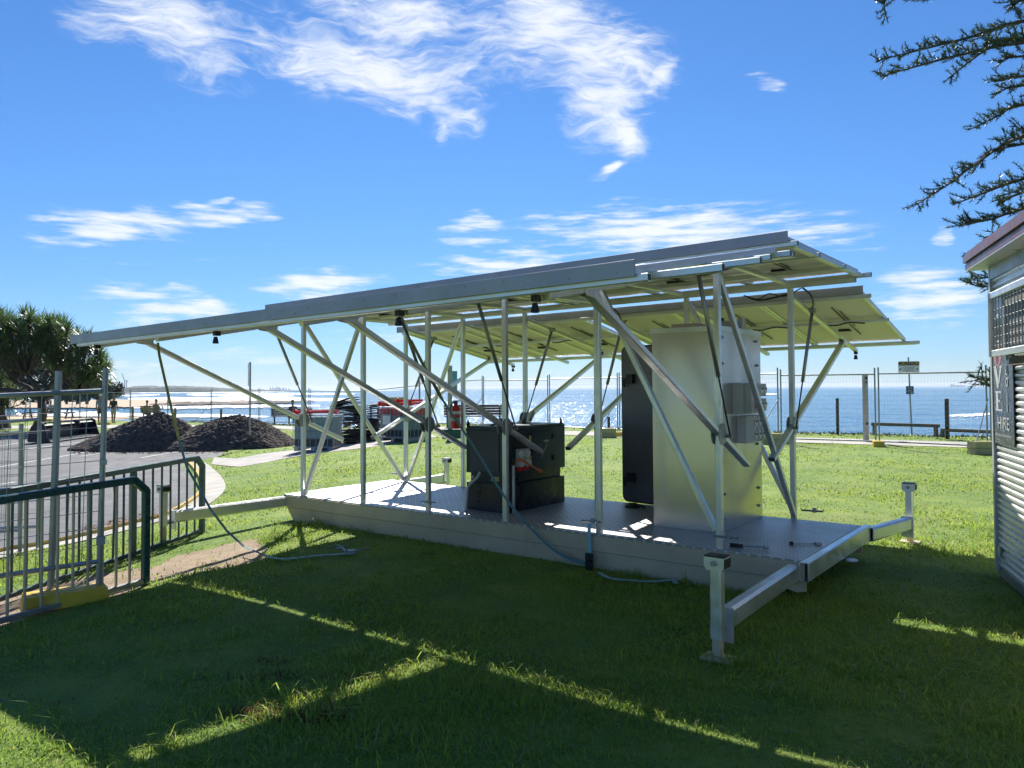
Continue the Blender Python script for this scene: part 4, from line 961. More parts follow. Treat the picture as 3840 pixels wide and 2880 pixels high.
tag(b.build('mulch_scatter',MULCH),'loose mulch crumbs scattered round the heaps','mulch',kind='stuff')
# loader bucket
p=at(184,1658); q=at(372,1632); d=q-p; bk=thing('loader_bucket','black steel loader bucket lying on the car park left of the mulch','loader bucket',p,math.atan2(d.y,d.x)); L=d.length
BP=[(0,0),(.75,0.03),(.78,.10),(.62,.55),(.30,.66),(.22,.62),(.50,.48),(.58,.12),(0,.05)]
MB().prism([(y,z) for y,z in BP],.0,L,(1,2,0)).build('shell',BLKP,bk)
for x in(-.02,L): MB().prism([(-.05,0),(.75,.0),(.80,.12),(.66,.60),(.35,.78),(.18,.70),(.05,.2)],x,x+.025,(1,2,0)).build('side_plate',BLKP,bk)
for x in(L*.25,L*.62): MB().bx((x,.12,.58),(x+.10,.40,.74)).build('coupler',BLKP,bk)
MB().tube([(.05,.34,.73),(L-.05,.34,.73)],.035,8).build('top_tube',BLKP,bk); MB().bx((.0,-.10,.0),(L,.02,.025)).build('cutting_edge',GALV,bk)
# water tanks in cages
def ibc(pt,rz,label,reds,placard=False):
    t=thing('water_tank',label,'water tank',pt,rz,'caged water tanks'); a,bw,h=1.2,1.0,1.05
    MB().bx((-a/2+.03,-bw/2+.03,.36),(a/2-.03,bw/2-.03,h-.25 if placard else h-.05)).build('bottle',LPLAS,t); MB().bx((-a/2+.035,-bw/2+.035,.16),(a/2-.035,bw/2-.035,.357)).build('bottle_base',GENB,t)
    if placard: MB().bx((-a/2+.03,-bw/2+.03,h-.247),(a/2-.03,bw/2-.03,h-.03)).build('red_cover',mat('faded red cover',(.62,.16,.16),.6,trans=.4),t)
    b=MB()
    for x in(-.5,-.0,.5): b.box((x,0,.06),(.14,bw,.09))
    b.box((0,0,.125),(a,bw,.03)); b.build('pallet',GALV,t)
    b=MB()
    for z in(.17,.38,.59,.80,h):
        P=[(-a/2,-bw/2,z),(a/2,-bw/2,z),(a/2,bw/2,z),(-a/2,bw/2,z)]
        for i in range(4): b.tube([P[i],P[(i+1)%4]],.010,5)
    for i in range(8):
        x=-a/2+a*i/7
        for y in(-bw/2,bw/2): b.tube([(x,y,.14),(x,y,h)],.010,5)
    for i in range(1,6):
        y=-bw/2+bw*i/6
        for x in(-a/2,a/2): b.tube([(x,y,.14),(x,y,h)],.010,5)
    b.build('cage',GALV,t)
    if placard: MB().box((-.25,-bw/2-.014,.66),(.42,.006,.36)).build('placard',GALV,t); MB().box((-.25,-bw/2-.019,.66),(.33,.003,.27)).build('placard_print',WHT,t)
    for i in range(reds): pass
    return t
i1p=at(1180,1693); i1=ibc(i1p+Vector((0,.45,0)),math.radians(-4),'caged water tank on the path beside the mulch with red plastic poles on top',0)
i2p=at(1508,1658); i2=ibc(i2p+Vector((0,.5,0)),math.radians(-38),'caged water tank on the grass with a white placard and red plastic poles on top',0,True)
def redleg(c,rz,L,label,tilt=0.):
    t=thing('red_pole',label,'plastic pole',c,rz,'red plastic poles on the tanks'); t.rotation_euler=(0,tilt,rz)
    MB().tube([(-L/2,0,0),(-L/2+.05,0,0)],[.085,.085],10).build('round_end',REDP,t,True); MB().beam((-L/2+.05,0,0),(L/2,0,0),.10,.07).build('leg_body',REDP,t)
T1=i1p+Vector((0,.45,1.15))
for dx,dy,rz,L,lb in((-.35,-.35,1.0,.7,'red plastic pole at the left front corner of the left tank'),(-.12,-.40,.9,.8,'red plastic pole second from left on the left tank'),(.16,-.30,.35,.9,'red plastic pole crossing the middle of the left tank'),(.05,.15,.1,1.0,'red plastic pole at the back of the left tank')): redleg(T1+Vector((dx,dy,0 if dy<0 else .02)),rz,L,lb)
T2=i2p+Vector((0,.5,1.15))
for dx,dy,dz,rz,L,lb in((-.45,.05,0,-.6,.9,'red plastic pole on the left of the right tank'),(-.1,-.2,.0,-.5,1.,'red plastic pole in front on the right tank'),(.15,.1,.10,.3,.8,'red plastic pole lying on the others on the right tank'),(.42,-.05,.02,.9,.7,'red plastic pole on the right of the right tank'),(-.25,.3,.08,.15,.7,'red plastic pole at the back of the right tank')): redleg(T2+Vector((dx,dy,dz)),rz,L,lb)
# stacks of rubber mats, every mat a thing of its own
def mats(pt,n,z0,label,lean,group,thick=.055,seed=0,dark=RUB):
    r=random.Random(seed); z=z0
    me=[]
    for mm in(RUB,RUBG):
        b=MB(); V=[]; N=8
        for k in range(N+1):
            x=-.42+.84*k/N; zz=-.05*(x/.42)**2
            for y in(-.36,.36):
                V+=[(x,y,zz),(x,y,zz+.028)]
        fs=[]
        for k in range(N):
            o=k*4; fs+=[(o,o+4,o+6,o+2),(o+1,o+3,o+7,o+5),(o,o+1,o+5,o+4),(o+2,o+6,o+7,o+3)]
        fs+=[(0,2,3,1),(N*4,N*4+1,N*4+3,N*4+2)]; b.add(V,fs); me.append(b.mesh('rubber_mat',mm))
    for i in range(n):
        t=i/max(1,n-1)
        dk=r.random()<.65; o=bpy.data.objects.new('rubber_mat',me[0 if dk else 1]); COL.objects.link(o)
        o.location=pt+Vector((lean*max(0,t-.45)*1.2+r.uniform(-.03,.03),r.uniform(-.04,.04),z)); o.rotation_euler=(r.uniform(-.05,.05),-.55*max(0,t-.5)*(1 if lean<0 else .3)+r.uniform(-.04,.04),r.uniform(-.12,.12))
        z+=thick*r.uniform(.7,1.15); tag(o,('black ' if dk else 'grey ')+label,'rubber mat',group)
def pallet(pt,rz,label):
    t=thing('timber_pallet',label,'pallet',pt,rz,'timber pallets under the mats')
    for i in range(5): MB().box((0,-.4+i*.2,.11),(1.0,.13,.02)).build('board',TIM,t)
    for x in(-.44,0,.44): MB().box((x,0,.05),(.09,.95,.095)).build('bearer',TIM,t)
mp=at(1292,1668); mp=mp+Vector((0,.45,0))
pallet(mp,.0,'weathered timber pallet on the ground under the left stack of mats')
mats(mp,7,.13,'rubber mat lying between the two pallets of the left stack',0.,'mats between the two pallets',.06,1)
pallet(mp+Vector((0,0,.56)),.05,'weathered timber pallet lying halfway up the left stack of mats')
mats(mp+Vector((.0,0,0)),15,.70,'rubber mat in the upper half of the left-leaning stack',-.12,'mats in the upper half of the left stack',.056,2)
mp2=mp+Vector((.55,.6,0)); pallet(mp2,.1,'weathered timber pallet under the darker right stack of mats')
mats(mp2,19,.13,'rubber mat in the darker stack right of the leaning stack',-.05,'mats in the darker right stack',.062,3)
mp3=at(1402,1650)+Vector((0,.8,0)); mats(mp3,5,.02,'rubber mat in the low pile left of the right tank',.05,'mats in the low pile',.07,4)
# crate trolley with red panel and yellow tops behind
ct=at(1430,1632)+Vector((0,1.2,0)); tr=thing('mesh_trolley','dark mesh trolley with a red side panel behind the stacks of mats','trolley',ct,.1)
b=MB()
for x in(-.6,.6):
    for y in(-.35,.35): b.beam((x,y,0),(x,y,1.12),.04,.04,up=(0,1,0))
for z in(.25,1.1):
    for y in(-.35,.35): b.beam((-.6,y,z),(.6,y,z),.04,.04)
    for x in(-.6,.6): b.beam((x,-.35,z),(x,.35,z),.04,.04)
b.build('frame',BLKP,tr)
MB().bx((-.34,-.39,.45),(.12,-.372,.98)).build('red_panel',RED,tr); b=MB()
for i in range(5): b.box((-.11,-.395,.87-.06*i if i<1 else .80-.05*i),(.30 if i<1 else .22,.004,.035))
b.build('panel_print',PINK,tr)
b=MB()
for i in range(9): b.tube([(-.6+.15*i,-.37,.25),(-.6+.15*i,-.37,1.1)],.006,5)
b.build('wire_mesh',BLKP,tr)
yb=thing('yellow_block_stack','yellow ballast blocks lying on top of the dark trolley','ballast blocks',ct+Vector((.45,0,1.13)),.12)
for i in range(3): 
    o=bpy.data.objects.new('ballast_block',FM[TANP]); COL.objects.link(o); o.parent=yb; o.location=(-.35+.35*i,(.05,-.08,.06)[i],(.0,.145,.0)[i]); o.rotation_euler=(0,0,(.1,-.1,.25)[i])
# ================================================================ BENCHES, POSTS, SIGNS
def bench(pt,rz,L,label,m=TIMD,table=False):
    t=thing('park_bench',label,'bench',pt,rz,'park benches facing the sea')
    for i in range(4): MB().box((0,.10+.12*i,.45),(L,.10,.035)).build('seat_slat',m,t)
    for i in range(4): MB().box((0,.02-.025*i,.55+.105*i),(L,.03,.09),M=Matrix.Rotation(.2,3,'X')).build('back_slat',m,t)
    for x in(-L/2+.12,L/2-.12):
        b=MB(); b.beam((x,.48,.43),(x,.05,.43),.05,.05); b.beam((x,.05,.40),(x,-.08,.90),.05,.05); b.beam((x,.28,.43),(x,.28,0),.07,.10,up=(0,1,0)); b.beam((x,.05,0.02),(x,.5,0.02),.06,.04); b.tube([(x,-.02,.66),(x,.40,.66),(x,.46,.47)],.018,6); b.build('cast_frame',BLKP,t)
    return t
b1=at(562,1573); bench(b1,.10,1.25,'park bench with brown slats that the couple sits on, behind the mulch',TIM)
b2=at(1094,1592); bench(b2,0.,2.35,'dark park bench where one person sits alone, behind the left tank')
b3=at(1775,1603); bench(b3,.0,2.35,'dark slatted park bench behind the fire extinguisher')
pt_=thing('picnic_table','dark timber picnic table under the pandanus tree','picnic table',at(150,1572)+Vector((0,1.,0)),.1)
for i in range(4): MB().box((0,-.3+.2*i,.74),(3.6,.18,.04)).build('table_plank',TIMD,pt_)
for y in(-.75,.75): MB().box((0,y,.44),(3.6,.28,.045)).build('bench_plank',TIMD,pt_)
for x in(-1.4,1.4):
    b=MB(); b.beam((x,-.8,.40),(x,.8,.40),.07,.09); b.beam((x,-.25,.72),(x,-.6,0),.07,.09,up=(1,0,0)); b.beam((x,.25,.72),(x,.6,0),.07,.09,up=(1,0,0)); b.build('table_leg',BLKP,pt_)
def post(px,pyb,pyt,w,m,label,name='timber_post',rnd=False,group=None,d=None):
    p=at(px,pyb); top=atY(px,pyt,p.y).z-p.z; t=thing(name,label,'post',p,.2,group)
    b=MB()
    if rnd: b.tube([(0,0,-.1),(0,0,top-.02),(0,0,top)],[w/2,w/2,w/2*.85],12)
    else: b.beam((0,0,-.1),(0,0,top),w,d or w,up=(0,1,0))
    b.build('shaft',m,t,rnd); return t,top
def bands(t,top,w):
    b=MB(); z=.1
    while z<top: b.lathe([(w/2+.004,z),(w/2+.004,z+.02)],n=12); z+=.14
    b.build('mesh_band',TIM,t)
t,h=post(3142,1632,1493,.095,TIMD,'dark round bollard behind the fence right of the cabinet',rnd=True,group='round timber bollards'); bands(t,h,.095)
t,h=post(3553,1646,1495,.12,TIMD,'dark round bollard behind the fence right of the caution sign',rnd=True,group='round timber bollards'); bands(t,h,.12)
t,h=post(2283,1608,1563,.10,TIMD,'short dark round bollard left of the open cabinet door',rnd=True,group='round timber bollards'); bands(t,h,.10)
for x,yb_,yt,lb in((497,1570,1525,'timber bollard left of the couple on the bench'),(657,1572,1530,'timber bollard right of the couple on the bench'),(829,1572,1534,'timber bollard behind the right mulch heap')): post(x,yb_,yt,.16,TIM,lb,rnd=True,group='round timber bollards')
t,h=post(3248,1658,1406,.125,TIMP,'tall pale square post between the two dark bollards, with black fittings',d=.10)
for z in(h-.09,h-.20,.52): 
    b=MB(); b.tube([(0,-.05,z),(0,-.075,z)],.035 if z!=h-.20 else .022,10); b.build('fitting',BLK,t)
t,h=post(1688,1642,1371,.14,TIMP,'tall square post with a blue sign plate behind the extinguisher',d=.12)
MB().box((.16,.07,h-.48),(.16,.01,.62)).build('sign_plate',mat('sky blue sign',(.15,.42,.55),.4),t); MB().box((.04,-.02,.13),(.55,.35,.30)).build('base_block',mat('dark green block',(.02,.10,.07),.5),t)
t,h=post(937,1682,1358,.055,GALV,'grey steel sign pole seen edge on, on the grass by the mulch',name='sign_pole'); MB().box((-.05,0,h-.42),(.012,.30,.78)).build('sign_plate',ALU,t)
# caution sign
cp_=at(3412,1634); ca_=thing('caution_sign','black and white caution sign with gold heading on a steel pole by the beach edge','sign',cp_,math.radians(-14))
hh=atY(3410,1340,cp_.y).z-cp_.z; MB().tube([(.06,0,-.1),(0,0,hh)],.025,8).build('pole',GALV,ca_)
w1=.61; z1=atY(3410,1355,cp_.y).z-cp_.z; z0=atY(3410,1402,cp_.y).z-cp_.z; zm=z1-(z1-z0)*.33
bd=MB().prism(rrect(w1,z1-z0,.03),-.034,-.03,(0,2,1)); bd.v=[(x-w1/2,y,z+z0) for x,y,z in bd.v]; bo=bd.build('board',WHT,ca_)
MB().bx((-w1/2+.012,-.0375,zm),(w1/2-.012,-.0345,z1-.012)).build('heading',BLK,bo); text('CAUTION',.135,GOLD,bo,frame3((0,-.039,(zm+z1)/2-.006),(1,0,0),(0,0,1)),1.05)
for x in(-.24,.24):
    b=MB(); b.prism([(x-.035,z0+.13),(x+.035,z0+.13),(x,z0+.19)],-.0365,-.0345,(0,2,1)); b.build('warning_triangle',BLK,bo)
b=MB()
for i,wd in enumerate((.34,.36,.30,.33,.22)): b.box((0,-.0355,z0+.21-.033*i),(wd,.002,.013))
b.build('small_print',GREYP,bo)
z2=atY(3413,1448,cp_.y).z-cp_.z; z3=atY(3413,1478,cp_.y).z-cp_.z; l2=MB().bx((-.09,-.034,z3),(.13,-.03,z2)).build('lower_board',BLUESIGN,ca_)
b=MB()
for i in range(4): b.box((.02,-.0352,z2-.04-.045*i),(.14,.002,.018))
b.box((.07,-.0352,z3+.04),(.08,.002,.05)); b.build('small_print',GREYP,l2)
# low timber rails
def railfence(p0,p1,hpx0,hpx1,label,posts):
    a,b_=at(*p0),at(*p1); ha=atY(p0[0],hpx0,a.y).z; hb=atY(p1[0],hpx1,b_.y).z; t=thing('timber_rail',label,'timber rail',(0,0,0),0,'low timber rails by the beach edge')
    A=Vector((a.x,a.y,ha)); B=Vector((b_.x,b_.y,hb)); MB().beam(A,B,.12,.10).build('rail',TIM,t)
    for k in posts: c=A.lerp(B,k); MB().beam((c.x,c.y,c.z-.052),(c.x,c.y,-.5),.11,.09,up=(0,1,0)).build('short_post',TIM,t)
railfence((3268,1632),(3526,1638),1590,1597,'longer low timber rail behind the caution sign',(.05,.94))
railfence((3530,1640),(3760,1650),1612,1621,'lower timber rail running behind the kiosk corner',(.02,.9))
# ================================================================ PEOPLE
def skin(name,chain,parent,m,sub=2):
    """chain: list of polylines [(pos,r),...]; first point of later ones may be the index of a joint"""
    V=[];E=[];RD=[]
    for pl in chain:
        prev=None
        for it in pl:
            if isinstance(it,int): prev=it; continue
            V.append(it[0]);RD.append(it[1]); i=len(V)-1
            if prev is not None: E.append((prev,i))
            prev=i
    me=bpy.data.meshes.new(name); me.from_pydata(V,E,[]); me.materials.append(m)
    o=bpy.data.objects.new(name,me); COL.objects.link(o); o.parent=parent
    md=o.modifiers.new('skin','SKIN'); sv=me.skin_vertices[0].data if me.skin_vertices else None
    if sv is None:
        bm=bmesh.new(); bm.from_mesh(me); bm.verts.layers.skin.verify(); bm.to_mesh(me); bm.free(); sv=me.skin_vertices[0].data
    for i,r in enumerate(RD):
        rr=r if isinstance(r,tuple) else (r,r); sv[i].radius=rr; sv[i].use_root=(i==0)
    o.modifiers.new('sub','SUBSURF').levels=sub; o.modifiers['sub'].render_levels=sub
    dg=bpy.context.evaluated_depsgraph_get(); m2=bpy.data.meshes.new_from_object(o.evaluated_get(dg)); o.modifiers.clear(); o.data=m2
    m2.polygons.foreach_set('use_smooth',[True]*len(m2.polygons)); return o
def person(pt,rz,label,shirt,pants,pose='stand',hair=HAIR,hat=None,armL=None,armR=None,lean=0.,sc=1.):
    t=thing('person',label,'person',pt,rz); t.scale=(sc,sc,sc)
    # local: faces +y
    if pose=='stand': hip=(0,0,.92); kn=[(-.10,.04,.50),(.10,-.02,.50)]; an=[(-.10,.05,.08),(.11,-.10,.09)]; toe=[(-.11,.20,.03),(.12,.05,.03)]; tz=0.
    else: hip=(0,0,.50); kn=[(-.11,.45,.50),(.11,.45,.49)]; an=[(-.11,.46,.08),(.11,.42,.08)]; toe=[(-.12,.62,.03),(.12,.58,.03)]
    hx,hy,hz=hip; ly=lean
    ch=(hx,hy+ly*.55,hz+.36); nk=(hx,hy+ly*.85,hz+.52); hd=(hx,hy+ly*.95+.02,hz+.66); hd2=(hx,hy+ly+.03,hz+.74)
    aL=armL or [(-.22,hy+ly*.7,hz+.20),(-.24,hy+ly*.6+.05,hz-.05),(-.24,hy+.10+ly*.5,hz-.13)]; aR=armR or [(.22,hy+ly*.7,hz+.20),(.24,hy+ly*.6+.05,hz-.05),(.24,hy+.10+ly*.5,hz-.13)]
    sh=[(-.17,ch[1],ch[2]+.07),(.17,ch[1],ch[2]+.07)]
    body=[[(hip,(.13,.10)),((hx,hy+ly*.3,hz+.18),(.12,.09)),(ch,(.135,.095)),(nk,.05),(hd,.075),(hd2,.08),((hd2[0],hd2[1]-.0,hd2[2]+.06),.05)]]
    for s,a in zip(sh,(aL,aR)): body.append([2,(s,.055),(a[0],.042),(a[1],.032),(a[2],.035)])
    for k,a,tt,sx in zip(kn,an,toe,(-.09,.09)): body.append([0,((sx,hy+.0,hz-.05),.085),(k,.062),(a,.042),(tt,.035)])
    skin('body',body,t,SKIN)
    # face bits and hair
    f=Vector(hd2); b=MB(); b.lathe([(.02,-.03),(.075,-.01),(.092,.03),(.085,.07),(.05,.105),(.01,.115)],(f.x,f.y-.015,f.z-.0),12); b.build('hair' if not hat else 'hat',hat or hair,t,True)
    if hat: b=MB(); b.prism([(-.07,.08),(.07,.08),(.06,.17),(-.06,.17)],f.z+.03,f.z+.045,(0,1,2)); b.v=[(x+f.x,y+f.y,z) for x,y,z in b.v]; b.build('hat_peak',hat,t)
    b=MB(); b.prism([(-.015,0),(.015,0),(0,.03)],-.02,.02,(0,1,2)); b.v=[(x+f.x,y+f.y+.085,z+f.z-.03) for x,y,z in b.v]; b.build('nose',SKIN,t)
    # clothing
    sc_=[[((hx,hy,hz-.02),(.15,.12)),((hx,hy+ly*.3,hz+.18),(.145,.11)),(ch,(.155,.115)),((ch[0],ch[1]+ly*.1,ch[2]+.09),(.10,.075))]]
    for s,a in zip(sh,(aL,aR)): sc_.append([2,(s,.072),(tuple(Vector(s).lerp(Vector(a[0]),.75)),.062)])
    skin('shirt',sc_,t,shirt)
    pc=[[((hx,hy,hz+.04),(.145,.12)),((hx,hy,hz-.03),(.14,.12))]]
    for k,sx in zip(kn,(-.09,.09)): pc.append([1,((sx,hy,hz-.07),.10),(tuple(Vector((sx,hy,hz-.07)).lerp(Vector(k),.85)),.09)])
    skin('shorts',pc,t,pants); return t
pm=at(375,1588); person(pm,.05,'standing man in a light blue shirt and dark shorts holding hands, seen from behind',BLUES,KHAKI,'stand',armR=[(.24,.0,1.12),(.30,.02,.92),(.36,.05,.84)],hat=WHITES,sc=1.0)
pw=at(425,1588); person(pw,-.1,'standing person in a long navy shirt holding hands, right of the man in blue',NAVY,TIMP,'stand',armL=[(-.24,.0,1.12),(-.30,.03,.92),(-.34,.05,.84)],sc=.97)
person(b1+Vector((-.35,.28,-.02)),.15,'person on the left of the shared bench, in a dark top and cap',NAVY,KHAKI,'sit',hat=BROWNS,lean=.04,sc=.98)
person(b1+Vector((.25,.28,-.02)),-.35,'broad person on the right of the shared bench, arm raised to the mouth',BROWNS,KHAKI,'sit',armR=[(.30,.12,.66),(.30,.33,.70),(.20,.30,.95)],lean=.03,sc=1.04)
person(b2+Vector((-.0,.28,-.02)),.5,'person sitting alone hunched forward on the bench behind the left tank',BROWNS,KHAKI,'sit',lean=.12,armR=[(.24,.25,.70),(.22,.42,.60),(.12,.45,.66)],sc=1.05)
pp=pt_.location; person(pp+Vector((.15,-.72,-.02)),1.2,'person in a lilac shirt seated at the picnic table',LILAC,KHAKI,'sit',lean=.05)
person(pp+Vector((-.25,.72,-.02)),2.8,'person in a white shirt seated at the far side of the picnic table',WHITES,KHAKI,'sit',hat=WHITES,lean=.05)
# ================================================================ TREES
def strap_leaf(mb,o,d,L,w,droop,segs=4):
    d=d.normalized(); side=d.cross(Vector((0,0,1))); 
    if side.length<.05: side=Vector((1,0,0))
    side.normalize(); p=o.copy(); vs=[]; dirn=d.copy()
    for i in range(segs+1):
        ww=w*(1-(i/segs)**1.5)*(.5 if i==0 else 1); vs+=[p-side*ww/2,p+side*ww/2]
        p=p+dirn*(L/segs); dirn=(dirn+Vector((0,0,-droop))).normalized()
    mb.add(vs,[(2*i,2*i+1,2*i+3,2*i+2) for i in range(segs)])
def pandanus(px,py,Y,label,rosettes,seed,base_dx=0):
    r=random.Random(seed); b0=atY(px,py,Y); b0.z=g(b0.x,b0.y)
    t=thing('pandanus_tree',label,'tree',b0); mb=MB(); dead=MB(); tk=MB()
    tips=[Vector(atY(x,y,Y+dy))-b0 for x,y,dy in rosettes]
    fork=Vector((0,0,1.6))
    for k in range(3): tk.tube([(r.uniform(-.5,.5),r.uniform(-.4,.4),0),(r.uniform(-.2,.2),0,.8),tuple(fork+Vector((r.uniform(-.1,.1),0,0)))],[.10,.08,.12],7)
    tk.tube([(0,0,0),(0.05,0,.9),tuple(fork)],[.24,.2,.2],9)
    limbs=[fork+Vector((x,y,z)) for x,y,z in((-1.6,.3,.9),(-.5,-.4,1.2),(.7,.3,1.1),(1.9,-.2,.35),(-2.6,0,.5))]
    for l in limbs: tk.tube([tuple(fork),tuple(fork.lerp(l,.5)+Vector((0,0,.12))),tuple(l)],[.16,.12,.09],7)
    for tp in tips:
        l=min(limbs,key=lambda q:(q-tp).length); m=l.lerp(tp,.55)+Vector((0,0,-.22)); tk.tube([tuple(l),tuple(m),tuple(tp)],[.05,.032,.03],5)
        n=70
        ax=(tp-l).normalized()*.5+Vector((0,0,.8)); ax.normalize()
        for i in range(n):
            a=r.uniform(0,6.283); e=r.uniform(-.7,1.35); d=Vector((math.cos(a)*math.cos(e),math.sin(a)*math.cos(e),math.sin(e)))
            d=(d+ax*.35).normalized(); strap_leaf(mb,tp+ax*r.uniform(0,.22),d,r.uniform(.60,1.05),r.uniform(.06,.085),r.uniform(.14,.42))
        for i in range(3):
            a=r.uniform(0,6.283); strap_leaf(dead,tp-ax*r.uniform(0,.25),Vector((math.cos(a)*.5,math.sin(a)*.5,-.8)),r.uniform(.35,.65),.045,.15,3)
    tk.build('trunk',BARK,t,True); c=mb.build('crown',PANL,t); dd_=dead.build('dead_leaves',PANH,t)
    return t
rs=[]
rr_=random.Random(3)
while len(rs)<165:
    x=rr_.uniform(-130,392); top=1178+55*max(0,(x-130)/260)**1.5*2.6+12*math.sin(x*.05); bot=1375+.10*x+(25 if x>300 else 0)
    f_=rr_.random()**1.5; y=top+25+(bot-top-25)*f_
    rs.append((x,y,rr_.uniform(-1.9,1.9)))
rs+=[(372,1400,.3),(385,1425,0.),(350,1420,.5),(378,1385,-.4),(392,1405,.2)]
pandanus(155,1560,39,'large spreading pandanus tree with strap leaves at the left edge',rs,4)
rs2=[(x,y,rr_.uniform(-1,1)) for x,y in((10,1440),(40,1470),(-30,1430),(15,1500),(60,1505),(-60,1480),(-10,1465),(30,1530))]
pandanus(0,1556,40.5,'low young pandanus clump beneath the large tree at the left edge',rs2,5)
def cloudtree(px,py,Y,wpx,hpx,m,label,cat,seed,n=2600,s=.12,trunk=True,squash=.8):
    r=random.Random(seed); p=atY(px,py,Y); gz_=p.z; rad=wpx/F*Y/2; H=hpx/F*Y
    t=thing('coastal_tree' if trunk else 'coastal_shrub',label,cat,p); mb=MB()
    blobs_=[(Vector((r.gauss(0,.45)*rad,r.gauss(0,.4)*rad,H*(.62+.28*r.uniform(-1,1)))),rad*r.uniform(.25,.5)) for _ in range(14)]
    for i in range(n):
        c,rb=blobs_[r.randrange(len(blobs_))]; d=Vector((r.gauss(0,1),r.gauss(0,1),r.gauss(0,1))).normalized()*rb*(r.random()**.35); d.z*=squash
        o=c+d; o.z=max(o.z,.02); ss_=s*r.uniform(.5,1.3); a=Vector((r.gauss(0,1),r.gauss(0,1),r.gauss(0,.6))).normalized(); bb=a.cross(Vector((r.gauss(0,1),r.gauss(0,1),r.gauss(0,1)))).normalized()
        mb.add([o-a*ss_,o+bb*ss_*.45,o+a*ss_,o-bb*ss_*.45],[(0,1,2,3)])
    mb.build('crown',m,t)
    tk=MB(); 
    for k in range(2 if trunk else 3): tk.tube([(r.uniform(-.1,.1),0,-.3),(r.uniform(-.3,.3)*rad*.4,0,H*.4),tuple(blobs_[k][0])],[rad*.07,rad*.05,rad*.02],6)
    tk.build('trunk' if trunk else 'stem',BARK,t); return t
tl_=[(-60,1500,95,320,170,'dense dark casuarina far behind the pandanus at the left edge',1),(120,1500,100,260,150,'dark casuarina behind the left half of the pandanus',1),(250,1498,105,200,118,'dark casuarina behind the pandanus trunk',1),(330,1496,120,170,78,'casuarina with lower rounded crown right of the pandanus trunk',1),(395,1496,130,120,58,'small dark tree above the walking couple',1),
 (290,1506,92,120,40,'rounded green dune shrub above the sand, left of the fence post pair',0),(325,1506,90,110,42,'rounded green dune shrub right of the fence post pair',0),(250,1506,90,90,38,'pale green dune shrub at the left of the sand',0),(380,1503,95,90,36,'low green dune shrub behind the walking couple',0),(180,1508,88,120,48,'broad dune shrub behind the picnic table',0),(430,1494,150,80,40,'last dark shrub before the open beach',0),(90,1508,86,130,52,'dune shrub behind the picnic table, left one',0)]
for i,(px,py,Y,w_,h_,lb,tk) in enumerate(tl_): cloudtree(px,py,Y,w_,h_,SHRUBD if tk else SHRUB,lb,'tree' if tk else 'shrub',20+i,3000 if tk else 1500,.30 if tk else .2,bool(tk))
# conifers on the dune skyline
for px,top,lb in((308,1428,'small distant pine, taller of the two on the dune skyline'),(294,1432,'small distant pine, shorter of the two on the dune skyline')):
    p=atY(px,1470,260); h=atY(px,top,260).z-p.z; t=thing('distant_pine',lb,'tree',p); b=MB(); rr2=random.Random(px)
    for i in range(260):
        z=rr2.random(); rad=(1-z)*h*.2+.1; a=rr2.uniform(0,6.3); o=Vector((math.cos(a)*rad*rr2.random(),math.sin(a)*rad*rr2.random(),z*h)); s=.35
        b.add([o+Vector((-s,0,-s*.3)),o+Vector((s,0,-s*.3)),o+Vector((0,0,s))],[(0,1,2)])
    b.build('crown',SHRUBD,t); MB().tube([(0,0,-2),(0,0,h*.9)],[.3,.05],6).build('trunk',BARK,t)
